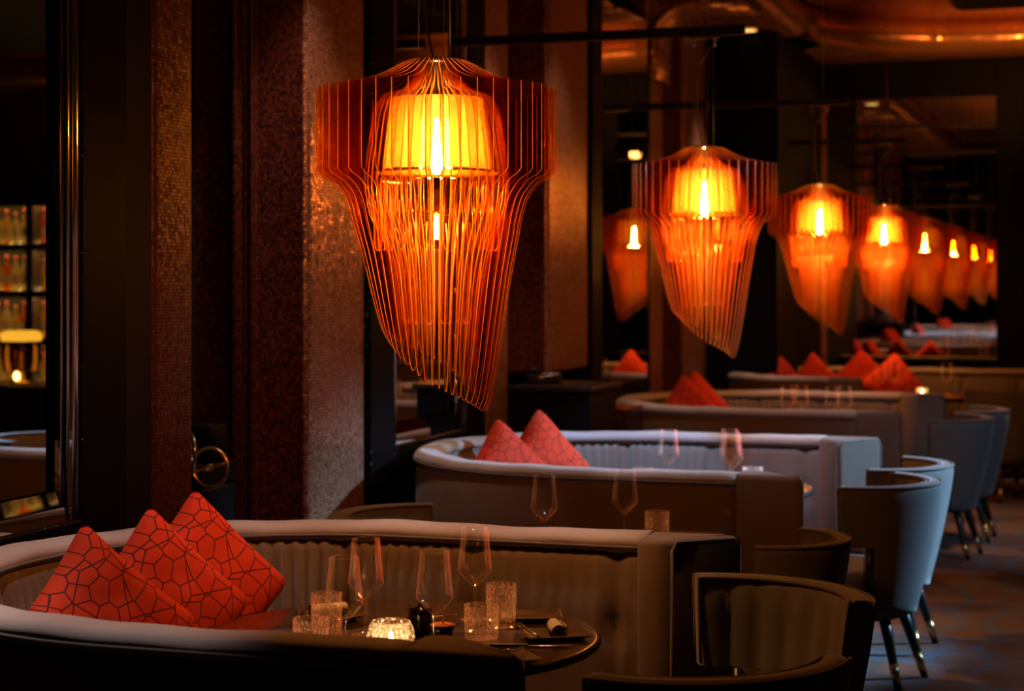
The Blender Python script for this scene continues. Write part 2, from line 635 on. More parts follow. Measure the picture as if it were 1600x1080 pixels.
def fin_mats():
    m, nt, out = mat('amber_clear_acrylic')
    tr = nd(nt, 'ShaderNodeBsdfTransparent')
    tr.inputs[0].default_value = (0.988, 0.88, 0.72, 1)
    gl = nd(nt, 'ShaderNodeBsdfGlossy')
    gl.inputs['Color'].default_value = (1.0, 0.72, 0.40, 1)
    gl.inputs['Roughness'].default_value = 0.06
    lw = nd(nt, 'ShaderNodeLayerWeight')
    lw.inputs['Blend'].default_value = 0.3
    mu = nd(nt, 'ShaderNodeMath', operation='MULTIPLY_ADD', use_clamp=True)
    mu.inputs[1].default_value = 0.28
    mu.inputs[2].default_value = 0.015
    lk(nt, lw, 'Fresnel', mu, 0)
    mx = nd(nt, 'ShaderNodeMixShader')
    lk(nt, mu, 'Value', mx, 0)
    lk(nt, tr, 'BSDF', mx, 1)
    lk(nt, gl, 'BSDF', mx, 2)
    lk(nt, mx, 'Shader', out, 'Surface')
    e, nt, out = mat('amber_acrylic_edge')
    d = nd(nt, 'ShaderNodeBsdfDiffuse')
    d.inputs[0].default_value = (0.72, 0.27, 0.075, 1)
    t = nd(nt, 'ShaderNodeBsdfTranslucent')
    t.inputs[0].default_value = (0.72, 0.25, 0.055, 1)
    mx = nd(nt, 'ShaderNodeMixShader')
    mx.inputs[0].default_value = 0.55
    lk(nt, d, 'BSDF', mx, 1)
    lk(nt, t, 'BSDF', mx, 2)
    g = nd(nt, 'ShaderNodeBsdfGlossy')
    g.inputs['Roughness'].default_value = 0.15
    m2 = nd(nt, 'ShaderNodeMixShader')
    m2.inputs[0].default_value = 0.12
    lk(nt, mx, 'Shader', m2, 1)
    lk(nt, g, 'BSDF', m2, 2)
    lk(nt, m2, 'Shader', out, 'Surface')
    s, nt, out = mat('amber_lamp_shade')
    t = nd(nt, 'ShaderNodeBsdfTranslucent')
    t.inputs[0].default_value = (0.50, 0.24, 0.045, 1)
    tr = nd(nt, 'ShaderNodeBsdfTransparent')
    tr.inputs[0].default_value = (0.92, 0.56, 0.20, 1)
    mx = nd(nt, 'ShaderNodeMixShader')
    mx.inputs[0].default_value = 0.60
    lk(nt, t, 'BSDF', mx, 1)
    lk(nt, tr, 'BSDF', mx, 2)
    g = nd(nt, 'ShaderNodeBsdfGlossy')
    g.inputs['Color'].default_value = (1, 0.7, 0.3, 1)
    g.inputs['Roughness'].default_value = 0.1
    m2 = nd(nt, 'ShaderNodeMixShader')
    m2.inputs[0].default_value = 0.10
    lk(nt, mx, 'Shader', m2, 1)
    lk(nt, g, 'BSDF', m2, 2)
    lk(nt, m2, 'Shader', out, 'Surface')
    return m, e, s
M_FIN, M_FINEDGE, M_SHADE = fin_mats()
M_BULB = emit('glowing_bulb', (1.0, 0.47, 0.13), 1150)
M_DOWN = emit('downlight_glow', (1.0, 0.55, 0.14), 2.2)
M_FLAME = emit('candle_flame', (1.0, 0.66, 0.36), 110)
M_BACKLIT = emit('backlit_shelf_panel', (1.0, 0.50, 0.10), 0.06)
M_STRIP = emit('added_shelf_strip', (1.0, 0.60, 0.18), 45)
M_STRIP2 = emit('added_upper_strip', (1.0, 0.58, 0.16), 300)
M_YELLOW = emit('lit_yellow_shade', (1.0, 0.45, 0.03), 1.3)

# ------------------------------------------------------------------ the room
WX, YE = -3.1, 17.215
b = bm_new(); box(b, -3.9, 6.5, -4, 17.5, -0.1, 0); struct(obj('floor', b, M_CARPET))
b = bm_new(); box(b, -3.9, 6.5, -4, 17.5, 3.95, 4.05); struct(obj('ceiling', b, M_CEIL))
b = bm_new(); box(b, -3.9, -3.62, -4, 17.5, 0, 3.95); struct(obj('wall_left', b, M_WALL))
b = bm_new(); box(b, -3.62, 6.5, YE + 0.02, 17.5, 0, 3.95); struct(obj('wall_end', b, M_BLACK))
b = bm_new(); box(b, 6.4, 6.6, -4, 17.5, 0, 3.95); struct(obj('wall_right', b, M_WALL))
b = bm_new(); box(b, -3.9, 6.5, -4.2, -4, 0, 3.95); struct(obj('wall_rear', b, M_WALL))
# rounded copper soffit along the left wall, turning along the end wall
path = [(-2.45, 3.0), (-2.45, 14.9)]
for k in range(1, 9):
    a = PI - k / 8 * PI / 2
    path.append((-1.35 + 1.1 * math.cos(a), 14.9 + 1.1 * math.sin(a) + 0.55 * k / 8))
path += [(-0.5, 16.6), (1.5, 16.55), (6.4, 16.55)]
path = crom(path, 5)
b = bm_new()
rows = []
for i, (x, y) in enumerate(path):
    a, c = path[max(0, i - 1)], path[min(len(path) - 1, i + 1)]
    t = Vector((c[0] - a[0], c[1] - a[1])).normalized()
    n = Vector((t.y, -t.x))
    row = [(x + n.x * (-1.0 if False else d), y + n.y * d, z) for d, z in
           ((0.0, 3.95), (0.06, 3.90), (0.09, 3.83), (0.08, 3.76), (0.03, 3.70), (-0.06, 3.67))]
    # the soffit runs back flat to the wall
    bx, by = (-3.62, y) if y < 15.6 and x < -2.0 else (x, YE)
    if x < -1.9 and y >= 15.6:
        bx, by = -3.62, YE
    row.append((bx, by, 3.67))
    rows.append([Vector(r) for r in row])
grid(b, rows, uv=lambda i, j: (i * 0.2, j * 0.06))
struct(obj('trim_1', b, M_CEIL))
b = bm_new(); prism(b, [(-1.2, 5), (6.3, 5), (6.3, 14.8), (-1.2, 14.8)], 3.76, 3.949, 0.09, 4)
struct(obj('trim_2', b, M_BLACK))
b = bm_new(); box(b, -3.62, -2.58, 14.75, YE + .01, 0, 3.66); struct(obj('trim_3', b, M_BLACK))
b = bm_new(); box(b, -0.72, 6.3, YE - 0.06, YE + 0.02, 0, 3.66); struct(obj('trim_4', b, plain('oxblood_panel', (0.09, 0.012, 0.008), 0.5)))

# ------------------------------------------------------------------ mosaic columns
def column(label, y0, y1, z0, m_front, ribs=True, arch=False, group=None):
    t = thing('mosaic_column', label, 'column', (WX, y0, z0), 0, group)
    w = y1 - y0
    r = 0.035
    prof = [(-0.52, 0.0)]
    if ribs:
        # a raised rib and a groove on the flank that faces the entrance
        prof += [(-0.345, 0.0)]
        prof += [(-0.325 + 0.02 * math.cos(PI - k / 6 * PI), -0.02 * math.sin(PI - k / 6 * PI) * 1.6) for k in range(7)]
        prof += [(-0.295, 0.03), (-0.27, 0.03)]
        prof += [(-0.255 + 0.014 * math.cos(PI - k / 5 * PI), 0.01 - 0.016 * math.sin(PI - k / 5 * PI) * 1.6) for k in range(6)]
        prof += [(-0.235, 0.012)]
    prof += [(-r + r * math.sin(a), r - r * math.cos(a)) for a in [k / 6 * PI / 2 for k in range(7)]]
    prof += [(-r + r * math.cos(a), w - r + r * math.sin(a)) for a in [k / 6 * PI / 2 for k in range(7)]]
    prof += [(-0.52, w)]
    L = [0]
    for p, q in zip(prof, prof[1:]):
        L.append(L[-1] + math.hypot(q[0] - p[0], q[1] - p[1]))
    zt = 3.66 - z0
    zs = [0, 0.012, 0.03] + [zt]
    b = bm_new()
    ins = [0.03, 0.008, 0.0, 0.0]
    rows = []
    for z, i_ in zip(zs, ins):
        rows.append([Vector((max(p[0], -0.52) - (i_ if p[0] > -0.5 else 0), min(max(p[1], i_), w - i_) if True else p[1], z)) if i_ else Vector((p[0], p[1], z)) for p in prof])
    grid(b, rows, uv=lambda i, j: (L[min(j, len(L) - 1)], zs[i] + y0))
    f = b.faces.new([b.verts.new(v) for v in rows[0]])
    f.material_index = 0
    b.faces.ensure_lookup_table()
    # flanks take the darker tile: their shade is put into the colour
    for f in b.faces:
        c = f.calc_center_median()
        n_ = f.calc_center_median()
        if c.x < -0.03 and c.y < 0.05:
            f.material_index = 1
    obj('shaft', b, [m_front, M_SHADED_TILE], t)
    if arch:
        b = bm_new()
        pts = [(0.0, 3.05)] + [(0.30 - 0.30 * math.cos(a), 3.32 + 0.28 * math.sin(a)) for a in [k / 12 * PI / 2 for k in range(13)]] + [(0.72, 3.60)]
        rows = []
        for i, (x, z) in enumerate(pts):
            p, q = pts[max(0, i - 1)], pts[min(len(pts) - 1, i + 1)]
            d = Vector((q[0] - p[0], q[1] - p[1])).normalized()
            n = Vector((d.y, -d.x))
            rows.append([Vector((x + n.x * o_, yy, z + n.y * o_ - z0)) for yy, o_ in ((0.0, -0.01), (0.0, 0.04), (0.03, 0.06), (w - 0.03, 0.06), (w, 0.04), (w, -0.01))])
        grid(b, rows, cv=True, caps=True, uv=lambda i, j: (j * w / 5, i * 0.06))
        obj('arch_band', b, m_front, t)
    return t
column('dark red mosaic column beside the leftmost wall mirror', 5.5, 5.8, 0, M_SHADED_TILE, ribs=False)
column('broad pale copper mosaic column behind the nearest pendant lamp, left side', 6.77, 7.37, 0, M_COPPER)
column('mosaic column just right of the nearest pendant lamp, partly hidden by it', 8.94, 9.37, 0, M_COPPER, ribs=False)
column('copper mosaic column ending in a rounded foot above the black console', 10.1, 10.95, 1.09, M_COPPER)
column('arched copper mosaic column left of the second pendant lamp', 12.5, 12.95, 0, M_COPPER, ribs=False, arch=True)
column('glowing copper mosaic column behind the second pendant lamp', 13.65, 14.45, 0, M_COPPER)

# ------------------------------------------------------------------ wall mirrors
def wall_mirror(label, y0, y1, z0, z1, f0, f1, turn=0):
    t = thing('wall_mirror', label, 'mirror', (WX, y0, z0), 0)
    w, h = y1 - y0, z1 - z0
    b = bm_new()
    bv = 0.16
    box(b, -0.06, -0.035, 0, w, 0, h)
    gl = obj('glass', b, M_MIRROR, t)
    if turn:
        gl.rotation_euler = (0, 0, math.radians(turn))
        gl.location = (0.045 + 0.5 * w * math.sin(math.radians(turn)), 0, 0)
    b = bm_new()
    for (o0, x0), (o1, x1) in (((0.0, 0.0), (0.045, -0.004)), ((0.048, -0.012), (0.095, -0.019))):
        A = [(o0, o0), (w - o0, o0), (w - o0, h - o0), (o0, h - o0)]
        B = [(o1, o1), (w - o1, o1), (w - o1, h - o1), (o1, h - o1)]
        for k in range(4):
            q = (k + 1) % 4
            vs = [b.verts.new((x0, *A[k])), b.verts.new((x0, *A[q])), b.verts.new((x1, *B[q])), b.verts.new((x1, *B[k]))]
            b.faces.new(vs)
    obj('bevelled_border', b, M_BEVEL, t)
    b = bm_new()
    box(b, -0.52, 0.02, w, w + f1, -1.0 * min(z0, 0.16), h, bev=0.008)
    box(b, -0.52, 0.02, -f0, 0, -1.0 * min(z0, 0.16), h, bev=0.008)
    box(b, -0.52, 0.02, 0, w, -0.10, 0, bev=0.006)
    obj('frame', b, M_TERRAZZO, t)
    for yy, r in ((w - 0.004, 0.011), (w - 0.05, 0.005), (0.004, 0.011), (0.05, 0.005)):
        b = bm_new()
        tube(b, [(0.0, yy, 0.0), (0.0, yy, h)], r, 14)
        obj('edge_strip', b, M_STEEL, t)
    return t
wall_mirror('tall wall mirror at the far left of the picture, reflecting lit bottles', 3.4, 5.02, 0.89, 3.6, 0.26, 0.28)
wall_mirror('tall wall mirror behind the nearest pendant lamp', 7.66, 8.66, 0.89, 3.6, 0.28, 0.26)
wall_mirror('narrow wall mirror left of the second pendant lamp', 11.2, 12.3, 0.95, 3.45, 0.24, 0.18, -3.0)
b = bm_new(); box(b, -3.62, WX - 0.004, 5.3, 5.5, 0, 3.66); struct(obj('trim_5', b, M_BLACK))
for k, (y0, y1, zt) in enumerate(((3.14, 5.3, 0.62), (7.38, 8.92, 0.62), (10.96, 12.48, 0.8))):
    b = bm_new(); box(b, -3.62, WX, y0, y1, 0, zt); struct(obj('trim_%d' % (6 + k), b, M_BLACK))

t = thing('wall_mirror', 'large mirror on the end wall reflecting the row of pendant lamps', 'mirror', (-2.54, YE, 0.85))
b = bm_new(); box(b, 0, 1.55, -0.03, 0.02, 0, 2.47); obj('glass', b, M_MIRROR, t)
b = bm_new()
box(b, -0.075, 0.0, -0.07, 0.02, -0.02, 2.5, bev=0.006)
obj('copper_side_strip', b, M_COPPER, t)
b = bm_new()
box(b, 1.55, 1.80, -0.05, 0.02, -0.02, 2.8, bev=0.006)
box(b, 0, 1.55, -0.05, 0.02, 2.47, 2.8, bev=0.006)
obj('frame', b, M_BLACK, t)
b = bm_new()
for z in (1.45, 1.95, 2.2):
    box(b, 0, 1.55, -0.045, -0.032, z, z + 0.03)
obj('glazing_bar', b, M_BLACKMETAL, t)

# ------------------------------------------------------------------ round booths
HB, RO = 0.88, 0.95
def u_path(near, far, step):
    pts = []
    n = max(2, int(near / step))
    for k in range(n):
        pts.append((near - near * k / n, -RO, 0, -1))
    m = int(PI * RO / step)
    for k in range(m + 1):
        a = -PI / 2 - PI * k / m
        pts.append((RO * math.cos(a), RO * math.sin(a), math.cos(a), math.sin(a)))
    n = max(2, int(far / step))
    for k in range(1, n + 1):
        pts.append((far * k / n, RO, 0, 1))
    return pts
def sweep(b, pts, sec, closed=True):
    """sec(s, k) gives the (inset, height) outline at path length s."""
    rows = []
    s = 0
    for k, p in enumerate(pts):
        if k:
            s += math.hypot(p[0] - pts[k - 1][0], p[1] - pts[k - 1][1])
        rows.append([Vector((p[0] - p[2] * d, p[1] - p[3] * d, z)) for d, z in sec(s)])
    grid(b, rows, cv=closed, caps=closed)
T = 0.115
def rim_sec(s):
    w = 0.0025 * math.sin(s * 9) + 0.0015 * math.sin(s * 23)
    out = []
    for k in range(11):
        a = PI - PI * k / 10
        out.append((T / 2 + (T / 2 + 0.008) * math.copysign(abs(math.cos(a)) ** 0.7, math.cos(a)), HB - 0.036 + w + (0.036 * math.sin(a) ** 0.8 if math.sin(a) > 1e-6 else 0)))
    out += [(T - 0.01, HB - 0.06), (0.01, HB - 0.06)]
    return out
def pleat_sec(s):
    out = []
    N = 12
    for k in range(N + 1):
        z = HB - 0.055 - (HB - 0.055 - 0.36) * k / N
        u = k / N
        ph = 2 * PI * s / 0.05 + 2.0 * math.sin(s * 3.1) + 1.4 * math.sin(s * 6.7 + 1)
        amp = 0.0095 * (0.55 + 0.45 * math.sin(s * 2.3 + 0.6)) * (0.35 + 0.65 * min(1, 4 * u))
        f = amp * math.sin(ph + 0.6 * math.sin(5 * u + s)) + 0.4 * amp * math.sin(2.3 * ph + 2 * u)
        ds = (s % 0.46) - 0.23
        du = z - 0.60
        tuft = -0.032 * math.exp(-(ds * ds) / 0.0012 - du * du / 0.0016) - 0.012 * math.exp(-(ds * ds) / 0.0006)
        bulge = 0.02 * math.sin(PI * u)
        out.append((T - 0.005 + 0.04 * u + bulge + f + tuft, z))
    out += [(0.06, 0.36), (0.06, HB - 0.055)]
    return out
def seat_sec(s):
    return [(0.10, 0.36), (0.10, 0.378), (0.22, 0.388), (0.40, 0.395), (0.55, 0.388), (0.60, 0.375), (0.615, 0.36), (0.61, 0.34), (0.60, 0.31), (0.57, 0.31), (0.55, 0.10), (0.10, 0.10)]

def make_booth(label, cy, near, far, cx=-2.1):
    t = thing('round_booth', label, 'booth', (cx, cy, 0))
    P = u_path(near, far, 0.05)
    b = bm_new(); sweep(b, P, lambda s: [(0, 0.085), (0.0, 0.3), (-0.002, 0.6), (0, HB - 0.07), (0.008, HB - 0.055), (0.10, HB - 0.055), (0.10, 0.085)])
    obj('outer_shell', b, M_VELVET, t)
    b = bm_new(); sweep(b, u_path(near, far, 0.035), rim_sec); obj('padded_rim', b, M_RIM_TOPLIT, t)
    b = bm_new(); sweep(b, u_path(near, far, 0.008), pleat_sec); obj('pleated_backrest', b, M_VELVET, t)
    b = bm_new(); sweep(b, P, seat_sec); obj('seat', b, M_VELVET, t)
    b = bm_new(); sweep(b, P, lambda s: [(0.03, 0.0), (0.03, 0.09), (0.5, 0.09), (0.5, 0.0)]); obj('plinth', b, M_WOOD, t)
    for d, nm in ((-0.006, 'piping'), (T + 0.006, 'piping')):
        b = bm_new()
        tube(b, [(p[0] - p[2] * d, p[1] - p[3] * d, HB - 0.040) for p in P], 0.0055, 6)
        obj(nm, b, M_PIPING, t)
    for sg, ln in ((-1, near), (1, far)):
        b = bm_new()
        poly = [(ln - 0.02, sg * RO), (ln + 0.25, sg * RO), (ln + 0.265, sg * (RO - 0.02)), (ln + 0.075, sg * (RO - 0.185)), (ln + 0.03, sg * (RO - 0.19)), (ln - 0.02, sg * (RO - 0.17))]
        if sg < 0:
            poly = poly[::-1]
        prism(b, poly, 0.085, HB - 0.002, 0.022, 4)
        e = obj('end_pad', b, M_VELVET, t)
        b = bm_new()
        q0 = Vector((ln + 0.257, sg * (RO - 0.012), 0)); q1 = Vector((ln + 0.088, sg * (RO - 0.172), 0))
        up = Vector((0, 0, 1))
        n = Vector((1, -sg * 1.15, 0)).normalized() * 0.004
        pts = [q1 + up * 0.1 + n, q1 + up * (HB - 0.035) + n, q1 * 0.93 + q0 * 0.07 + up * (HB - 0.013) + n,
               q0 * 0.93 + q1 * 0.07 + up * (HB - 0.013) + n, q0 + up * (HB - 0.035) + n, q0 + up * 0.1 + n]
        tube(b, pts, 0.005, 6)
        obj('end_piping', b, M_PIPING, e)
    return t
B1, B2, B3, B4 = 4.47, 8.02, 11.57, 15.12
make_booth('round taupe velvet booth in the foreground with three red cushions', B1, 0.70, 0.78)
make_booth('round velvet booth in the middle, its inside lit pale blue', B2, 0.70, 0.78)
make_booth('third round velvet booth, beneath the third pendant lamp', B3, 0.70, 0.78)
make_booth('farthest round booth, in front of the end wall mirror', B4, 0.02, 3.0)

# ------------------------------------------------------------------ tables
def round_table(label, x, y, R=0.52, z=0.72):
    t = thing('round_table', label, 'table', (x, y, 0))
    b = bm_new(); lathe(b, [(0.0, z - 0.03), (R - 0.03, z - 0.03), (R - 0.004, z - 0.022), (R, z - 0.012), (R - 0.003, z - 0.002), (R - 0.012, z), (0.0, z)], 72)
    obj('table_top', b, M_TABLE, t)
    b = bm_new(); lathe(b, [(R - 0.002, z - 0.018), (R + 0.002, z - 0.015), (R + 0.002, z - 0.006), (R - 0.002, z - 0.003)], 72)
    obj('metal_edge_band', b, M_BLACKMETAL, t)
    b = bm_new(); lathe(b, [(0.0, 0.03), (0.07, 0.03), (0.045, 0.09), (0.04, 0.5), (0.05, 0.66), (0.12, z - 0.031), (0.0, z - 0.031)], 24)
    obj('pedestal', b, M_BLACKMETAL, t)
    b = bm_new(); lathe(b, [(0.0, 0.0), (0.27, 0.0), (0.27, 0.012), (0.1, 0.03), (0.0, 0.032)], 40)
    obj('base', b, M_BLACKMETAL, t)
    return t
round_table('dark polished round table inside the foreground booth', -1.76, 4.42)
round_table('dark round table inside the middle booth lit pale blue', -1.76, B2 - 0.02)
round_table('dark round table inside the third booth', -1.76, B3)
round_table('dark round table inside the farthest booth', -1.30, B4 - 0.27)
def square_table(label, x, y):
    t = thing('square_table', label, 'table', (x, y, 0))
    b = bm_new(); box(b, -0.38, 0.38, -0.33, 0.33, 0.69, 0.72, bev=0.006); obj('table_top', b, M_TABLE, t)
    b = bm_new(); lathe(b, [(0.0, 0.03), (0.06, 0.03), (0.04, 0.1), (0.04, 0.62), (0.1, 0.69), (0, 0.69)], 20); obj('pedestal', b, M_BLACKMETAL, t)
    b = bm_new(); box(b, -0.24, 0.24, -0.2, 0.2, 0, 0.03, bev=0.01); obj('base', b, M_BLACKMETAL, t)
    return t
square_table('dark table between the foreground booth and the middle booth', -1.72, 6.22)

# ------------------------------------------------------------------ tub chairs
def chair_path(a, d, cut=0.0, step=0.02):
    """Arc of half-width a and depth d; 'cut' shortens both ends."""
    rho = (a * a + d * d) / (2 * d)
    h = math.acos((rho - d) / rho) - cut / rho
    n = int(2 * h * rho / step)
    out = []
    for k in range(n + 1):
        t = PI - h * (1 - 2 * k / n) * -1
        t = PI + h - 2 * h * k / n
        out.append((-0.28 + rho + rho * math.cos(t), -rho * math.sin(t) * -1, math.cos(t), math.sin(t)))
    return out
CH = 0.825
def taper(z):
    return 0.105 * max(0.0, (CH - z) / 0.53) ** 1.35
def make_chair(label, a, d):
    t = thing('tub_chair', label, 'chair', (0, 0, 0))
    CUT = 0.15
    b = bm_new()
    LEN = sum(math.hypot(p[0] - q[0], p[1] - q[1]) for p, q in zip(chair_path(a, d), chair_path(a, d)[1:]))
    LEN2 = sum(math.hypot(p[0] - q[0], p[1] - q[1]) for p, q in zip(chair_path(a, d, CUT), chair_path(a, d, CUT)[1:]))
    def flute(s):
        return 0.012 * abs(math.cos(PI * s / 0.105)) ** 0.55
    def upper(s):
        fl = flute(s - LEN / 2)
        zs = [0.58, 0.5815] + [0.5815 + (CH - 0.03 - 0.5815) * k / 6 for k in range(1, 7)]
        out = [(taper(z), z) for z in zs]
        out += [(0.006, CH - 0.012), (0.02, CH), (0.05, CH), (0.066, CH - 0.010)]
        out += [(0.066 + fl * (0.4 if k == 0 else 1) + taper(z) * 0.7, z) for k, z in enumerate(zs[::-1])]
        return out
    sweep(b, chair_path(a, d), upper)
    def lower(s):
        fl = flute(s - LEN2 / 2)
        zs = [0.29 + (0.5785 - 0.29) * k / 6 for k in range(7)] + [0.58]
        out = [(taper(z), z) for z in zs]
        out += [(0.066 + fl + taper(z) * 0.7, z) for z in zs[::-1]]
        return out
    sweep(b, chair_path(a, d, CUT), lower)
    obj('backrest', b, M_CHAIR, t)
    P = chair_path(a, d)
    for dd in (0.004, 0.068):
        b = bm_new()
        pts = [(p[0] - p[2] * dd, p[1] - p[3] * dd, CH - 0.006) for p in P]
        e0, e1 = P[0], P[-1]
        lo0 = [(e0[0] - e0[2] * (dd + taper(z)), e0[1] - e0[3] * (dd + taper(z)), z) for z in (0.59, 0.70, 0.80)]
        lo1 = [(e1[0] - e1[2] * (dd + taper(z)), e1[1] - e1[3] * (dd + taper(z)), z) for z in (0.80, 0.70, 0.59)]
        tube(b, lo0 + pts + lo1, 0.005, 6)
        obj('piping', b, M_PIPING, t)
    # front edges of the lower shell are dark wood
    Q = chair_path(a, d, CUT - 0.012)
    for e in (Q[0], Q[-1]):
        b = bm_new()
        rows = []
        tx, ty = -e[3], e[2]
        for z in (0.29, 0.38, 0.48, 0.579):
            c0 = Vector((e[0] - e[2] * (taper(z) - 0.003), e[1] - e[3] * (taper(z) - 0.003), z))
            c1 = Vector((e[0] - e[2] * (taper(z) * 0.7 + 0.085), e[1] - e[3] * (taper(z) * 0.7 + 0.085), z))
            w = Vector((tx, ty, 0)) * 0.012
            rows.append([c0 - w, c0 + w, c1 + w, c1 - w])
        grid(b, rows, cv=True, caps=True)
        obj('arm_post', b, M_WOOD, t)
    b = bm_new()
    hw = 0.23
    sp = [(0.25, -hw), (0.28, -hw + 0.05), (0.28, hw - 0.05), (0.25, hw), (0.02, hw), (-0.12, hw * 0.62), (-0.155, 0.0), (-0.12, -hw * 0.62), (0.02, -hw)]
    prism(b, sp, 0.37, 0.475, 0.025, 3)
    obj('seat', b, M_CHAIR, t)
    b = bm_new(); prism(b, [(p[0] * 0.93, p[1] * 0.93) for p in sp], 0.27, 0.372, 0.01, 2)
    obj('apron', b, M_WOOD, t)
    for sx, sy in ((1, 1), (1, -1), (-1, 1), (-1, -1)):
        x0, y0 = (0.20, 0.165) if sx > 0 else (-0.085, 0.10)
        x1, y1 = (0.225, 0.185) if sx > 0 else (-0.17, 0.155)
        def at(z):
            u = (0.30 - z) / 0.30
            return Vector((x0 + (x1 - x0) * u, sy * (y0 + (y1 - y0) * u), z)), 0.025 - 0.011 * u
        b = bm_new()
        ps = [at(z) for z in (0.30, 0.2, 0.1, 0.0)]
        tube(b, [p for p, r in ps], [r for p, r in ps], 10)
        lg = obj('leg', b, M_WOOD, t)
        b = bm_new()
        ps = [at(z) for z in (0.105, 0.03)]
        tube(b, [p for p, r in ps], [r + 0.0015 for p, r in ps], 10)
        obj('brass_sleeve', b, M_BRASS, lg)
    return t
rad = math.radians
ch = make_chair('dark channel-tufted tub chair at the open end of the foreground booth', 0.315, 0.16)
ch.location = (-0.90, 4.75, 0); ch.rotation_euler = (0, 0, rad(240))
dup(ch, 'nearest tub chair, only its curved top edge visible at the bottom of the picture', (-0.86, 3.91, 0), rad(127))
cr = make_chair('grey tub chair beside the middle booth, brass-sleeved leg at the front', 0.35, 0.29)
cr.location = (-0.93, 7.56, 0); cr.rotation_euler = (0, 0, rad(166))
dup(cr, 'bluish tub chair half hidden behind the grey tub chair beside the middle booth', (-0.94, 8.27, 0), rad(172))
dup(cr, 'small dark tub chair between the foreground booth and the grey tub chair', (-1.13, 6.60, 0), rad(172), scale=0.86)
dup(cr, 'pale tub chair whose top peeks over the back of the foreground booth', (-2.42, 6.12, 0), rad(5), scale=0.97)
dup(cr, 'nearer of two dark tub chairs at the open end of the third booth', (-0.93, 11.1, 0), rad(170))
dup(cr, 'farther of two dark tub chairs at the open end of the third booth', (-0.88, 11.85, 0), rad(176))
dup(cr, 'dark tub chair at the far right edge, by the farthest table', (-0.72, 14.0, 0), rad(120))

# ------------------------------------------------------------------ cushions
def make_cushion(side=0.435):
    b = bm_new()
    N = 22
    def pt(i, j, sg):
        u, v = 2 * i / N - 1, 2 * j / N - 1
        pin = 1 - 0.05 * (1 - abs(u * v)) * (abs(u) ** 6 + abs(v) ** 6) / 2
        h = 0.075 * ((1 - u ** 4) * (1 - v ** 4)) ** 0.5
        h += 0.013 * noise.noise(Vector((u * 2.2, v * 2.2, sg * 3.0))) * (1 - u * u) * (1 - v * v)
        h = max(h, 0.0)
        cr = 1 - 0.055 * (u * u * v * v) ** 4          # corners are rounded off
        return Vector((u * cr * side / 2 * (1 - 0.07 * (1 - v * v)), v * cr * side / 2 * (1 - 0.07 * (1 - u * u)), sg * h))
    for sg in (1, -1):
        grid(b, [[pt(i, j, sg) for j in range(N + 1)] for i in range(N + 1)])
    return b
def cushion(label, x, y, yaw, tilt=12, roll=45, z=0.745, group=None, size=1.0):
    """Square pillow balanced on one corner, its face turned to 'yaw', leaning back by 'tilt'."""
    global CUSH
    M = Matrix.Rotation(math.radians(yaw), 4, 'Z') @ Matrix.Rotation(math.radians(90 - tilt), 4, 'Y') @ Matrix.Rotation(math.radians(roll), 4, 'Z')
    if CUSH is None:
        o = CUSH = obj('cushion', make_cushion(), M_CUSHION)
    else:
        o = CUSH.copy(); C.objects.link(o)
    o.location = (x, y, z - 0.02)
    o.rotation_euler = M.to_euler()
    o.scale = (size, size, size)
    tag(o, label, 'cushion', group)
    return o
CUSH = None
cushion('leftmost red netted cushion in the foreground booth', -2.475, 4.12, -28, 12, 47)
cushion('middle of the three red netted cushions in the foreground booth', -2.49, 4.47, -28, 12, 45)
cushion('tallest, rightmost of the three red cushions in the foreground booth', -2.535, 4.80, -30, 13, 43, z=0.755)
cushion('left red cushion in the middle booth lit pale blue', -2.60, 7.84, -30, 12, 47)
cushion('right red cushion in the middle booth lit pale blue', -2.55, 8.24, -32, 12, 42, z=0.76)
cushion('red cushion peeking past the near end of the middle booth', -1.50, 7.42, 80, 14, 8, z=0.65, size=0.95)
cushion('front one of two red cushions in the third booth', -2.55, 11.35, -40, 12, 46, z=0.77)
cushion('rear one of two red cushions in the third booth', -2.57, 11.74, -40, 12, 44, z=0.78)
cushion('leftmost dark red cushion in the farthest booth', -2.55, 14.85, -40, 10, 45, z=0.75)
cushion('second dark red cushion from the left in the farthest booth', -2.35, 15.30, -50, 10, 45, z=0.76)
cushion('larger right-hand red cushion in the farthest booth', -2.02, 15.72, -80, 12, 45, z=0.76, size=1.05)
cushion('farthest right red cushion in the farthest booth', -1.74, 15.50, -82, 12, 40, z=0.74, size=1.05)

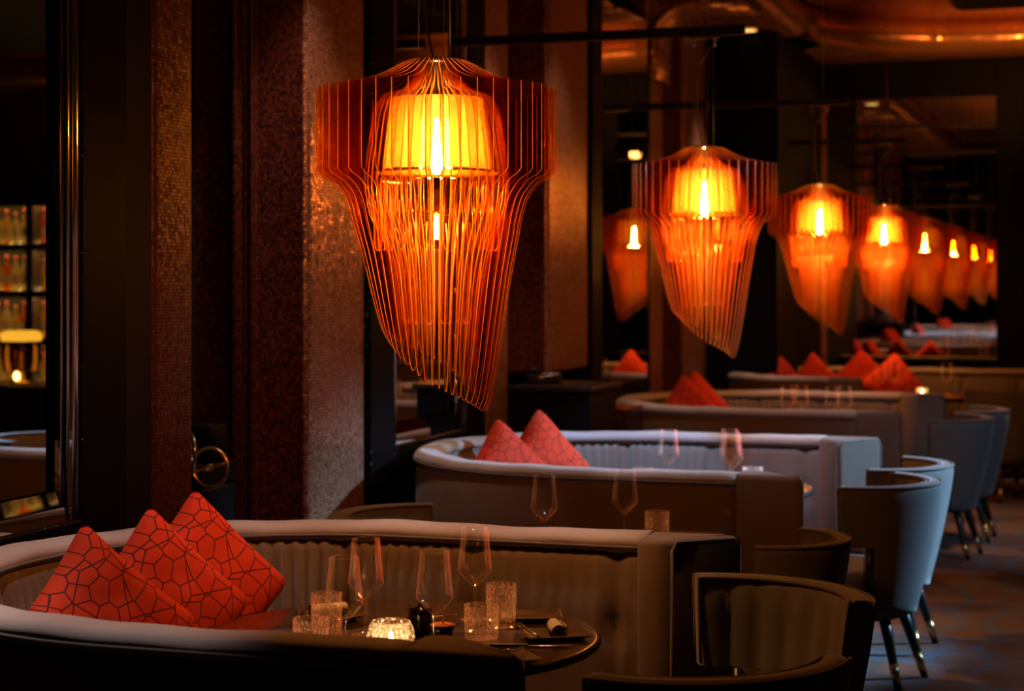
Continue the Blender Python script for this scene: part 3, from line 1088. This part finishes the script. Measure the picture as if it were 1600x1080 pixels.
# ------------------------------------------------------------------ pendant lamps
def fin_bm(outline, th=0.0028):
    b = bm_new()
    f = [b.verts.new((r, -th / 2, z)) for r, z in outline]
    k = [b.verts.new((r, th / 2, z)) for r, z in outline]
    b.faces.new(f).material_index = 0
    b.faces.new(k[::-1]).material_index = 0
    n = len(f)
    for i in range(n):
        q = b.faces.new((f[i], f[(i + 1) % n], k[(i + 1) % n], k[i]))
        q.material_index = 1
        q.smooth = True
    return b
def outer_outline(s):
    top = crom([(0.055, -0.002), (0.085, -0.006), (0.125, -0.026), (0.175, -0.050), (0.24, -0.068)], 5) + [(0.30, -0.080), (0.338, -0.086), (0.338, -0.320)]
    def st(p):
        r, z = p
        return (r, z if z > -0.45 else -0.45 + (z + 0.45) * s)
    low = [st(p) for p in crom([(0.326, -0.332), (0.292, -0.350), (0.262, -0.385), (0.246, -0.43), (0.230, -0.50), (0.212, -0.58), (0.193, -0.68), (0.174, -0.78), (0.158, -0.85), (0.142, -0.888), (0.124, -0.885), (0.114, -0.85), (0.112, -0.78), (0.122, -0.68), (0.138, -0.58), (0.162, -0.50), (0.190, -0.44)], 5)]
    inner = crom([(0.200, -0.40), (0.205, -0.33), (0.192, -0.24), (0.178, -0.15), (0.15, -0.105), (0.095, -0.085), (0.062, -0.05)], 4)
    return top + low + inner
def petal(z0, z1, w):
    """A hanging strip with a rounded foot."""
    h = w / 2
    return [(-h * 0.7, z0), (-h, z0 - 0.3 * (z0 - z1))] + [(-h * math.cos(a), z1 + h * 1.6 - h * 1.6 * math.sin(a)) for a in [PI * k / 12 for k in range(13)]] + [(h, z0 - 0.3 * (z0 - z1)), (h * 0.7, z0)]
LZ = 2.267
RAILZ = 2.78
def make_lamp(label, loc):
    t = thing('pendant_lamp', label, 'lamp', loc, 0)
    NF = 46
    mats = [M_FIN, M_FINEDGE]
    for k in range(NF):
        a = 2 * PI * (k + 0.5) / NF
        s = 0.985 + 0.23 * math.cos(a - math.radians(5)) + 0.02 * math.sin(3 * a)
        o = obj('fin', fin_bm(outer_outline(s)), mats, t, rot=(0, 0, a))
    # rings of hanging strips inside the fins, turned half across the radius
    for nm, outl, n, r, tw in (('upper_strip', petal(-0.335, -0.435, 0.034), 30, 0.150, 62), ('middle_strip', petal(-0.40, -0.540, 0.036), 30, 0.166, 58), ('lower_strip', petal(-0.46, -0.745, 0.036), 12, 0.085, 50)):
        first = None
        for k in range(n):
            a = 2 * PI * (k + 0.25) / n
            if first is None:
                c = first = obj(nm, fin_bm(outl), mats, t)
            else:
                c = first.copy(); C.objects.link(c); c.parent = t
            c.location = (r * math.cos(a), r * math.sin(a), 0)
            c.rotation_euler = (0, 0, a + math.radians(tw))
    b = bm_new()
    n = 64
    rows = []
    for r, z in ((0.128, -0.112), (0.132, -0.16), (0.140, -0.22), (0.147, -0.28), (0.150, -0.312)):
        rows.append([Vector(((r + 0.0022 * math.cos(16 * 2 * PI * k / n)) * math.cos(2 * PI * k / n), (r + 0.0022 * math.cos(16 * 2 * PI * k / n)) * math.sin(2 * PI * k / n), z)) for k in range(n)])
    grid(b, rows, cv=True)
    obj('inner_shade', b, M_SHADE, t)
    b = bm_new(); lathe(b, [(0.045, -0.316), (0.10, -0.316), (0.172, -0.320), (0.174, -0.324), (0.10, -0.322), (0.045, -0.322)], 64)
    obj('diffuser_ring', b, M_SHADE, t)
    b = bm_new()
    lathe(b, [(0.0, -0.325), (0.010, -0.322), (0.0155, -0.31), (0.016, -0.29), (0.013, -0.25), (0.009, -0.20), (0.006, -0.17), (0.0, -0.168)], 16)
    obj('bulb', b, M_BULB, t)
    # area light added below the ring to warm booth and table
    pl_ = bpy.data.lights.new('added_down_light', 'AREA')
    pl_.energy = 19
    pl_.color = (1.0, 0.40, 0.10)
    pl_.shape = 'DISK'
    pl_.size = 0.10
    po = bpy.data.objects.new('added_down_light', pl_)
    C.objects.link(po)
    po.parent = t
    po.location = (0, 0, -0.335)
    b = bm_new(); lathe(b, [(0.0, -0.166), (0.012, -0.166), (0.013, -0.10), (0.012, -0.02), (0.0, -0.018)], 14)
    obj('lamp_holder', b, M_STEEL, t)
    b = bm_new(); lathe(b, [(0.0, -0.014), (0.052, -0.014), (0.060, -0.006), (0.060, 0.0), (0.03, 0.004), (0.0, 0.004)], 30)
    obj('top_plate', b, M_STEEL, t)
    H = RAILZ - LZ
    for k, (x, y, x2) in enumerate(((-0.047, -0.02, -0.05), (0.047, -0.02, 0.05), (0.0, 0.05, 0.02))):
        b = bm_new(); tube(b, [(x, y, 0.0), (x2 * 0.9, y * 0.6, H - 0.05)], 0.0016, 6)
        obj('steel_cable', b, M_CABLE, t)
    b = bm_new(); tube(b, crom([(-0.01, 0, 0), (-0.03, 0, 0.12), (-0.028, 0, H * 0.7), (0.012, 0, H - 0.09), (0.02, 0, H - 0.05)], 6), 0.0035, 8)
    obj('power_cord', b, M_CABLE, t)
    return t
LAMPX = -1.80
lamp = make_lamp('large amber finned pendant lamp nearest the camera', (LAMPX, 4.79, LZ))
dup(lamp, 'second amber finned pendant lamp, over the middle booth', (LAMPX, 8.34, LZ))
dup(lamp, 'third amber finned pendant lamp, over the third booth', (LAMPX, 11.89, LZ))
dup(lamp, 'farthest amber finned pendant lamp, in front of the end mirror', (LAMPX, 15.44, LZ))
def rail(label, y):
    t = thing('lamp_rail', label, 'rail', (LAMPX, y, RAILZ))
    b = bm_new(); box(b, WX - LAMPX + 0.03, 0.19, -0.02, 0.02, 0, 0.045, bev=0.003); obj('beam', b, M_BLACKMETAL, t)
    b = bm_new()
    box(b, -0.07, 0.07, -0.022, 0.022, -0.012, 0.0)
    lathe(b, [(0.0, -0.05), (0.008, -0.05), (0.008, -0.012), (0.0, -0.012)], 10, cx=-0.05)
    lathe(b, [(0.0, -0.05), (0.008, -0.05), (0.008, -0.012), (0.0, -0.012)], 10, cx=0.05)
    obj('cable_gripper', b, M_STEEL, t)
    b = bm_new(); tube(b, [(0.02, 0, 0.045), (0.02, 0, 1.15)], 0.002, 6); obj('tie_wire', b, M_CABLE, t)
    return t
rail('black rail carrying the nearest pendant lamp, above the picture edge', 4.79)
rail('black rail across the top carrying the second pendant lamp', 8.34)
rail('thin black rail carrying the third pendant lamp', 11.89)
rail('black rail carrying the farthest pendant lamp before the mirror', 15.44)

# ------------------------------------------------------------------ ceiling downlights
def downlight(label, x, y, group=None):
    t = thing('downlight', label, 'downlight', (x, y, 3.668), 0, group)
    b = bm_new(); lathe(b, [(0.075, 0.0), (0.075, -0.008), (0.092, -0.008), (0.095, 0.0)], 32); obj('trim_ring', b, M_BRASS, t)
    b = bm_new(); lathe(b, [(0.0, -0.006), (0.075, -0.006), (0.075, -0.001), (0, -0.001)], 32); obj('lens', b, M_DOWN, t)
downlight('glowing round downlight in the copper soffit, nearer one', -2.62, 13.1)
downlight('glowing round downlight in the copper soffit, lower and farther one', -2.80, 14.62)

# ------------------------------------------------------------------ glassware
def make_wine_glass(label):
    t = thing('wine_glass', label, 'wine glass')
    b = bm_new()
    lathe(b, crom([(0.0045, 0.092), (0.012, 0.098), (0.030, 0.115), (0.0455, 0.134), (0.046, 0.142), (0.043, 0.175), (0.039, 0.215), (0.0365, 0.250)], 4), 40)
    lathe(b, [(0.0365, 0.250), (0.0362, 0.2512), (0.0352, 0.250)], 40)
    obj('bowl', b, M_GLASS, t)
    b = bm_new(); lathe(b, crom([(0.0055, 0.006), (0.0038, 0.02), (0.0034, 0.05), (0.0040, 0.082), (0.0060, 0.094)], 4), 14); obj('stem', b, M_GLASS, t)
    b = bm_new(); lathe(b, [(0.0, 0.0), (0.038, 0.0), (0.039, 0.0012), (0.03, 0.003), (0.008, 0.006), (0.0, 0.007)], 36); obj('foot', b, M_GLASS, t)
    return t
TZ = 0.7202
wg = make_wine_glass('front left wine glass on the foreground table, before another glass')
wg.location = (-1.774, 4.08, TZ)
dup(wg, 'rear left wine glass on the foreground table, overlapped by the front one', (-1.845, 4.385, TZ))
dup(wg, 'wine glass on the foreground table right of the glowing candle holder', (-1.597, 4.235, TZ))
dup(wg, 'tallest-standing rear right wine glass on the foreground table', (-1.644, 4.67, TZ))
dup(wg, 'left wine glass on the table behind the foreground booth', (-1.855, 5.99, TZ))
dup(wg, 'right wine glass on the table behind the foreground booth, by a tumbler', (-1.636, 6.25, TZ))
dup(wg, 'left wine glass on the table in the middle booth', (-1.885, 7.98, TZ))
dup(wg, 'right wine glass on the table in the middle booth', (-1.625, 8.07, TZ))
dup(wg, 'wine glass just in front of the right one in the middle booth', (-1.58, 7.90, TZ))
G3 = 'wine glasses in the third booth'
for i, (x, y) in enumerate(((-1.94, 11.46), (-1.86, 11.52), (-1.66, 11.46), (-1.59, 11.55))):
    dup(wg, ['leftmost wine glass on the third booth table', 'second wine glass from the left on the third booth table', 'third wine glass from the left on the third booth table', 'rightmost wine glass on the third booth table'][i], (x, y, TZ), group=G3)
for i, (x, y) in enumerate(((-1.75, 14.8), (-1.65, 14.86), (-1.25, 14.95))):
    dup(wg, ['leftmost wine glass on the farthest booth table', 'middle wine glass on the farthest booth table', 'rightmost wine glass on the farthest booth table'][i], (x, y, TZ))

def make_tumbler(label, r, h):
    b = bm_new()
    n = 48
    rows = []
    prof = [(0.0, 0.0), (r * 0.90, 0.0), (r * 0.93, 0.004), (r * 0.95, h * 0.2), (r * 0.97, h * 0.45), (r * 0.985, h * 0.7), (r * 0.99, h * 0.78), (r, h - 0.001), (r - 0.001, h), (r - 0.003, h - 0.001), (r * 0.93, h * 0.7), (r * 0.90, 0.018), (0.0, 0.015)]
    for q, (rr, z) in enumerate(prof):
        cut = 0.0018 if 3 <= q <= 5 else 0.0
        rows.append([Vector(((rr - cut * (k % 2)) * math.cos(2 * PI * k / n), (rr - cut * (k % 2)) * math.sin(2 * PI * k / n), z)) for k in range(n)])
    grid(b, rows, cv=True)
    for f in b.faces:
        f.smooth = False
    o = obj('tumbler', b, M_CUT)
    return tag(o, label, 'tumbler')
tt = make_tumbler('tall cut-crystal tumbler behind the front left wine glass', 0.041, 0.114); tt.location = (-1.93, 4.325, TZ)
dup(tt, 'tall cut-crystal tumbler right of the rear right wine glass', (-1.545, 4.60, TZ))
ts = make_tumbler('short cut-crystal tumbler left of the front left wine glass', 0.046, 0.086); ts.location = (-1.885, 4.13, TZ)
dup(ts, 'short cut-crystal tumbler in front of the tall right-hand tumbler', (-1.545, 4.44, TZ))
dup(ts, 'short tumbler on the table behind the foreground booth', (-1.56, 6.42, TZ))
dup(ts, 'left tumbler on the table in the middle booth', (-1.97, 7.85, TZ))
dup(ts, 'right tumbler on the table in the middle booth', (-1.52, 8.06, TZ))

# candle holders of pressed crystal
def make_holder(label):
    t = thing('candle_holder', label, 'candle holder')
    b = bm_new()
    n = 72
    rows = []
    prof = crom([(0.030, 0.0), (0.044, 0.006), (0.056, 0.025), (0.059, 0.042), (0.054, 0.064), (0.046, 0.078)], 5)
    for q, (r, z) in enumerate(prof):
        rows.append([])
        for k in range(n):
            a = 2 * PI * k / n
            d = 0.0022 * math.cos(a * 12) * math.cos(z * 2 * PI / 0.026)
            rows[-1].append(Vector(((r + d) * math.cos(a), (r + d) * math.sin(a), z)))
    rows.append([Vector((0.043 * math.cos(2 * PI * k / n), 0.043 * math.sin(2 * PI * k / n), 0.077)) for k in range(n)])
    rows.append([Vector((0.048 * math.cos(2 * PI * k / n), 0.048 * math.sin(2 * PI * k / n), 0.045)) for k in range(n)])
    rows.append([Vector((0.040 * math.cos(2 * PI * k / n), 0.040 * math.sin(2 * PI * k / n), 0.012)) for k in range(n)])
    rows.append([Vector((0, 0, 0.010)) for k in range(n)])
    grid(b, rows, cv=True)
    for f in b.faces:
        f.smooth = False
    obj('crystal_cup', b, M_HOLDER, t)
    b = bm_new(); lathe(b, [(0, 0.012), (0.019, 0.012), (0.019, 0.026), (0.0, 0.026)], 20); cd = obj('tealight', b, plain('tealight_wax', (0.85, 0.72, 0.55), 0.6), t)
    b = bm_new(); lathe(b, [(0.0, 0.027), (0.004, 0.030), (0.0065, 0.037), (0.004, 0.048), (0.0, 0.058)], 12); obj('flame', b, M_FLAME, cd)
    return t
def holder_mat():
    m, nt, out = mat('pressed_crystal_holder')
    tr = nd(nt, 'ShaderNodeBsdfTransparent'); tr.inputs[0].default_value = (1.0, 0.93, 0.82, 1)
    tl = nd(nt, 'ShaderNodeBsdfTranslucent'); tl.inputs[0].default_value = (1.0, 0.86, 0.62, 1)
    gl = nd(nt, 'ShaderNodeBsdfGlossy'); gl.inputs['Roughness'].default_value = 0.08
    tc = nd(nt, 'ShaderNodeTexCoord')
    vo = nd(nt, 'ShaderNodeTexVoronoi', feature='DISTANCE_TO_EDGE'); vo.inputs['Scale'].default_value = 70; vo.inputs['Randomness'].default_value = 0.5
    lk(nt, tc, 'Object', vo, 'Vector')
    mr = nd(nt, 'ShaderNodeMapRange'); mr.inputs['From Min'].default_value = 0.02; mr.inputs['From Max'].default_value = 0.25
    mr.inputs['To Min'].default_value = 0.15; mr.inputs['To Max'].default_value = 0.85
    lk(nt, vo, 'Distance', mr, 'Value')
    m1 = nd(nt, 'ShaderNodeMixShader'); lk(nt, mr, 'Result', m1, 0); lk(nt, tr, 'BSDF', m1, 1); lk(nt, tl, 'BSDF', m1, 2)
    m2 = nd(nt, 'ShaderNodeMixShader'); m2.inputs[0].default_value = 0.12; lk(nt, m1, 'Shader', m2, 1); lk(nt, gl, 'BSDF', m2, 2)
    bp = nd(nt, 'ShaderNodeBump'); bp.inputs['Distance'].default_value = 0.006; lk(nt, vo, 'Distance', bp, 'Height'); lk(nt, bp, 'Normal', gl, 'Normal')
    lk(nt, m2, 'Shader', out, 'Surface')
    return m
M_HOLDER = holder_mat()
ho = make_holder('glowing round crystal candle holder on the foreground table')
ho.location = (-1.70, 4.20, TZ)
dup(ho, 'small glowing candle holder on the farthest booth table', (-1.42, 14.72, TZ), scale=0.8)

# lidded jar, little dish and its stick
t = thing('lidded_jar', 'small black lidded jar behind the glowing candle holder', 'jar', (-1.713, 4.437, TZ))
b = bm_new(); lathe(b, [(0, 0), (0.026, 0), (0.030, 0.006), (0.031, 0.055), (0.029, 0.062), (0, 0.062)], 32); obj('body', b, M_JAR, t)
b = bm_new(); lathe(b, [(0.032, 0.062), (0.033, 0.066), (0.02, 0.070), (0.006, 0.072), (0.006, 0.080), (0, 0.082)], 32); obj('lid', b, M_JAR, t)
t = thing('spice_dish', 'small orange spice dish beside the black lidded jar', 'dish', (-1.63, 4.38, TZ))
b = bm_new(); lathe(b, [(0, 0), (0.018, 0), (0.028, 0.018), (0.033, 0.040), (0.031, 0.040), (0.026, 0.02), (0, 0.012)], 28); obj('bowl', b, M_JAR, t)
b = bm_new(); lathe(b, [(0, 0.036), (0.031, 0.036), (0.033, 0.040), (0.02, 0.044), (0, 0.046)], 28); obj('spice', b, plain('orange_spice', (0.75, 0.22, 0.06), 0.8, bump=0.5, scale=300), t)
t = thing('wooden_spoon', 'thin orange wooden spoon standing in the spice dish', 'spoon', (-1.63, 4.38, TZ + 0.04))
b = bm_new(); tube(b, [(0.0, 0, 0.0), (0.008, 0, 0.05)], [0.003, 0.0022], 8); obj('handle', b, plain('orange_wood', (0.75, 0.24, 0.06), 0.5), t)
b = bm_new(); lathe(b, [(0, 0.0), (0.006, 0.0015), (0.007, 0.004), (0, 0.006)], 12, cx=-0.002); obj('scoop', b, plain('orange_wood_scoop', (0.7, 0.22, 0.06), 0.5), t)

# plates, napkins, cutlery
def make_plate(label, x, y, rz, w=0.17, d=0.13):
    b = bm_new()
    def ring(i, z):
        a, c = w / 2 - i, d / 2 - i
        return [Vector(p) for p in ((-a, -c, z), (a, -c, z), (a, c, z), (-a, c, z))]
    rows = [ring(0.03, 0.0), ring(0.0, 0.014), ring(0.004, 0.016), ring(0.028, 0.005)]
    grid(b, rows, cv=True)
    b.faces.new([b.verts.new(v) for v in rows[0]][::-1])
    b.faces.new([b.verts.new(v) for v in rows[3]])
    for f in b.faces:
        f.smooth = False
    o = obj('plate', b, M_PLATE, loc=(x, y, TZ), rot=(0, 0, rz))
    return tag(o, label, 'plate')
pl = make_plate('dark rectangular plate under the rolled napkin at the right of the foreground table', -1.36, 4.50, 0.5)
dup(pl, 'dark rectangular tray left of the right-hand napkin plate', (-1.50, 4.72, TZ), 0.35)
dup(pl, 'dark rectangular plate under the front left rolled napkin', (-2.02, 4.08, TZ), 0.9)
dup(pl, 'dark rectangular plate behind the tumblers on the foreground table', (-2.02, 4.56, TZ), -0.4)
dup(pl, 'small dark tray at the right front edge of the foreground table', (-1.40, 4.17, TZ), 0.7)
def make_napkin(label, x, y, rz, z=0.006, L=0.10):
    b = bm_new()
    N = 46
    sp = []
    for k in range(N):
        u = k / (N - 1)
        a = 2 * PI * 2.3 * u - 1.2
        r = 0.010 + 0.013 * u
        sp.append((r * math.cos(a), r * math.sin(a)))
    inner = [(x_ * (1 - 0.0022 / math.hypot(x_, z_)), z_ * (1 - 0.0022 / math.hypot(x_, z_))) for x_, z_ in sp]
    loop = sp + inner[::-1]
    rows = []
    for q in range(7):
        v = q / 6
        rows.append([Vector((px * (1 + 0.08 * math.sin(v * 5)), (v - 0.5) * L, (pz * 0.85 + 0.0205))) for px, pz in loop])
    grid(b, rows, cv=True, caps=True)
    o = obj('rolled_napkin', b, M_NAPKIN, loc=(x, y, TZ + z), rot=(0, 0, rz))
    return tag(o, label, 'napkin')
na = make_napkin('white rolled napkin on the right-hand plate of the foreground table', -1.36, 4.50, 0.45)
dup(na, 'white rolled napkin at the front left of the foreground table', (-2.02, 4.08, TZ + 0.006), 0.15)
dup(na, 'rolled napkin behind the tall left tumbler, beside the cushions', (-2.03, 4.56, TZ + 0.006), -0.8)
def make_fork(label, x, y, rz, z=0.017):
    b = bm_new()
    tube(b, [(-0.09, 0, 0.003), (-0.03, 0, 0.004), (0.02, 0, 0.007), (0.035, 0, 0.006)], [0.0045, 0.003, 0.0026, 0.006], 8)
    for k in range(4):
        yy = (k - 1.5) * 0.0055
        tube(b, [(0.034, yy * 0.8, 0.006), (0.05, yy, 0.004), (0.085, yy, 0.010)], [0.0018, 0.0016, 0.0009], 6)
    o = obj('fork', b, M_CUTLERY, loc=(x, y, TZ + z), rot=(0, 0, rz))
    return tag(o, label, 'fork')
fk = make_fork('fork lying across the right-hand napkin plate', -1.43, 4.47, 2.2)
dup(fk, 'fork beside the front left rolled napkin', (-1.96, 4.10, TZ + 0.017), 1.2)
dup(fk, 'fork near the cushions at the left of the foreground table', (-2.09, 4.50, TZ + 0.017), 1.9)
dup(fk, 'fork on the small tray at the right front edge', (-1.41, 4.17, TZ + 0.017), 1.0)
def make_knife(label, x, y, rz):
    t = thing('knife', label, 'knife', (x, y, TZ), rz)
    b = bm_new(); box(b, -0.10, -0.005, -0.007, 0.007, 0.001, 0.010, bev=0.003); obj('handle', b, M_WOOD, t)
    b = bm_new()
    prism(b, [(-0.006, -0.006), (0.10, -0.006), (0.125, 0.004), (0.10, 0.008), (-0.006, 0.006)], 0.003, 0.006, 0.0008, 1); obj('blade', b, M_CUTLERY, t)
    return t
kn = make_knife('dark-handled knife lying behind the rear left wine glass', -1.80, 4.62, 0.7)
dup(kn, 'knife along the front of the right-hand napkin plate', (-1.39, 4.36, TZ), 0.3)

# ------------------------------------------------------------------ console, device, sideboard, slicing machine
t = thing('console', 'black console cabinet under the rounded foot of the copper column', 'console', (-2.86, 9.62, 0))
b = bm_new(); box(b, -0.22, 0.22, -0.28, 0.28, 0.0, 1.04, bev=0.008); obj('body', b, M_BLACK, t)
b = bm_new(); box(b, -0.24, 0.24, -0.30, 0.30, 1.04, 1.07, bev=0.006); obj('top', b, M_BLACKMETAL, t)
t = thing('desk_telephone', 'black desk telephone on the console under the copper column', 'telephone', (-2.98, 9.62, 1.07), 0.3)
b = bm_new(); prism(b, [(-0.1, -0.09), (0.1, -0.09), (0.1, 0.09), (-0.1, 0.09)], 0, 0.05, 0.008, 2); obj('base', b, M_JAR, t)
b = bm_new(); tube(b, [(-0.06, -0.09, 0.065), (-0.06, -0.05, 0.085), (-0.06, 0.05, 0.085), (-0.06, 0.09, 0.065)], [0.022, 0.015, 0.015, 0.022], 10); obj('handset', b, M_JAR, t)
b = bm_new(); prism(b, [(-0.01, -0.05), (0.08, -0.05), (0.08, 0.05), (-0.01, 0.05)], 0.05, 0.055, 0.002, 1); obj('display', b, plain('grey_display', (0.25, 0.25, 0.26), 0.2), t)
t = thing('sideboard', 'dark low sideboard with bright knobs left of the third booth', 'sideboard', (-2.82, 10.25, 0))
b = bm_new(); box(b, -0.24, 0.20, -0.2, 0.2, 0.06, 0.90, bev=0.006); obj('body', b, plain('dark_gloss_wood', (0.03, 0.012, 0.008), 0.2), t)
b = bm_new(); box(b, -0.22, 0.18, -0.18, 0.18, 0.0, 0.06); obj('plinth', b, M_BLACK, t)
for z0 in (0.70, 0.50):
    b = bm_new(); box(b, -0.22, 0.18, -0.215, -0.2, z0, z0 + 0.17, bev=0.003); d = obj('drawer', b, plain('drawer_front', (0.04, 0.014, 0.009), 0.2), t)
    b = bm_new(); tube(b, [(0, -0.215, z0 + 0.09), (0, -0.245, z0 + 0.09)], [0.006, 0.016], 14); obj('knob', b, M_STEEL, d)

t = thing('slicing_machine', 'hand-cranked slicing machine with brass wheels behind the dark red column', 'slicer', (-3.36, 6.38, 0))
b = bm_new(); box(b, -0.16, 0.03, -0.10, 0.2, 0.0, 0.84, bev=0.02); obj('stand', b, M_BLACK, t)
b = bm_new()
box(b, -0.14, 0.04, -0.12, 0.18, 0.84, 0.93, bev=0.015)
prism(b, [(-0.12, -0.02), (0.04, -0.02), (0.04, 0.12), (-0.12, 0.12)], 0.93, 1.08, 0.02, 2)
obj('body', b, M_BLACK, t)
def wheel(cx, cz, y, R, sp, tr, mt, nm):
    b = bm_new()
    tube(b, [(cx + R * math.cos(2 * PI * k / 40), y, cz + R * math.sin(2 * PI * k / 40)) for k in range(40)], tr, 8, closed=True)
    for k in range(sp):
        a = 2 * PI * k / sp + 0.3
        tube(b, [(cx, y, cz), (cx + R * math.cos(a), y, cz + R * math.sin(a))], [tr * 1.1, tr * 0.7], 8)
    tube(b, [(cx, y - 0.012, cz), (cx, y + 0.012, cz)], tr * 2.2, 12)
    o = obj(nm, b, mt, t)
    return o
fw = wheel(0, 0, 0, 0.077, 5, 0.007, M_STEEL, 'flywheel')
fw.location = (0.035, -0.19, 0.985); fw.rotation_euler = (0, 0, math.radians(-50))
cw = wheel(0, 0, 0, 0.075, 2, 0.007, M_BRASS, 'crank_wheel')
cw.location = (0.085, -0.13, 0.925)
b = bm_new(); tube(b, [(-0.12, -0.10, 1.22), (-0.08, -0.12, 1.17), (-0.04, -0.14, 1.10)], [0.004, 0.007, 0.005], 8); obj('crank_handle', b, M_BRASS, t)

# ------------------------------------------------------------------ bar seen in the mirrors
t = thing('back_bar', 'backlit bar shelving full of bottles, seen in the leftmost mirror', 'bar shelf', (4.4, 16.85, 0))
b = bm_new(); box(b, -1.15, 1.15, 0.2, 0.26, 0.5, 2.55); obj('backlit_panel', b, M_BACKLIT, t)
SH = (0.52, 1.02, 1.52, 2.02)
for z in SH:
    b = bm_new(); box(b, -1.2, 1.2, -0.08, 0.2, z - 0.03, z, bev=0.004); sh = obj('shelf', b, M_WOOD, t)
    b = bm_new(); box(b, -1.2, 1.2, 0.13, 0.15, z + 0.001, z + 0.012); obj('added_light_strip', b, M_STRIP, sh)  # glowing strip added to light the bottles from behind
    b = bm_new(); box(b, -1.2, 1.2, -0.060, -0.035, z + 0.458, z + 0.468); obj('added_light_strip', b, M_STRIP2, sh)  # second glowing strip, added overhead to brighten the bottles
    b = bm_new(); box(b, -1.2, 1.2, -0.10, -0.08, z - 0.075, z + 0.004, bev=0.003); obj('front_lip', b, M_WOOD, sh)  # lip added to keep the overhead strip out of view
b = bm_new()
for x in (-1.2, -0.35, 0.22, 0.80, 1.16):
    box(b, x, x + 0.09, -0.08, 0.2, 0, 2.62)
box(b, -1.2, 1.25, -0.08, 0.26, 2.55, 2.62)
box(b, -1.2, 1.25, -0.10, -0.08, 2.42, 2.62)
box(b, -1.2, 1.25, -0.08, 0.2, 0.0, 0.5)
obj('frame', b, M_WOOD, t)
def bottle_glass(name, tint):
    return clear_glass(name, tint, base=0.05, boost=0.3, diff=0.85)
def make_bottle(label, tint, nm, group):
    t = thing('bottle', label, 'bottle', (0, 0, 0), 0, group)
    b = bm_new(); lathe(b, crom([(0.0, 0.0), (0.036, 0.0), (0.038, 0.01), (0.038, 0.17), (0.034, 0.20), (0.015, 0.235), (0.013, 0.29)], 3), 20); obj('glass_body', b, bottle_glass(nm, tint), t)
    b = bm_new(); lathe(b, [(0, 0.27), (0.015, 0.27), (0.015, 0.305), (0, 0.306)], 16); obj('cap', b, plain(nm + '_cap', (0.4, 0.05, 0.03), 0.4), t)
    b = bm_new(); lathe(b, [(0.0388, 0.06), (0.0388, 0.14)], 20); obj('paper_label', b, plain(nm + '_paper', (0.7, 0.55, 0.3), 0.7), t)
    return t
protos = [make_bottle('yellow glass bottle on the backlit bar shelves', (1.0, 0.75, 0.2), 'yellow_bottle_glass', 'bottles on the bar shelves'),
          make_bottle('amber glass bottle on the backlit bar shelves', (0.9, 0.4, 0.08), 'amber_bottle_glass', 'bottles on the bar shelves'),
          make_bottle('pale clear glass bottle on the backlit bar shelves', (1.0, 0.9, 0.6), 'pale_bottle_glass', 'bottles on the bar shelves')]
used = set()
n = 0
for z in SH:
    for x0, x1 in ((-0.74, -0.37), (-0.24, 0.20), (0.33, 0.78), (0.91, 1.14)):
        m = 4 if x1 - x0 > 0.3 else 2
        for k in range(m):
            x = x0 + (x1 - x0) * (k + 0.5) / m
            q = random.choice((0, 0, 1, 2, 2))
            loc = (4.4 + x, 16.85 + 0.03, z + 0.0005)
            if q not in used:
                protos[q].location = loc
                used.add(q)
            else:
                dup(protos[q], protos[q]['label'], loc, scale=random.choice((1.1, 1.2, 1.25)))
t = thing('bar_counter', 'dark bar counter with a lit lamp, seen in the leftmost mirror', 'counter', (1.9, 12.5, 0))
b = bm_new(); box(b, -0.5, 1.2, -0.3, 0.3, 0, 0.78, bev=0.01); obj('body', b, M_WOOD, t)
b = bm_new(); box(b, -0.55, 1.25, -0.35, 0.35, 0.78, 0.82, bev=0.008); obj('top', b, M_TABLE, t)
t = thing('table_lamp', 'small lamp with a glowing yellow shade on the bar counter', 'lamp', (1.82, 12.3, 0.82))
b = bm_new(); lathe(b, [(0, 0), (0.09, 0), (0.09, 0.02), (0.015, 0.03), (0.012, 0.25), (0, 0.25)], 24); obj('base', b, M_BRASS, t)
b = bm_new(); lathe(b, [(0.15, 0.34), (0.16, 0.36), (0.155, 0.40), (0.12, 0.42), (0, 0.42)], 32); obj('shade', b, M_YELLOW, t)
b = bm_new(); lathe(b, [(0.13, 0.10), (0.15, 0.2), (0.15, 0.34)], 32); obj('glass_body', b, clear_glass('smoked_lamp_glass', (0.35, 0.2, 0.08)), t)
b = bm_new(); lathe(b, [(0, 0.03), (0.02, 0.04), (0.024, 0.07), (0.012, 0.10), (0, 0.105)], 16, cx=0.04); obj('bulb', b, emit('small_warm_bulb', (1.0, 0.5, 0.12), 14), t)
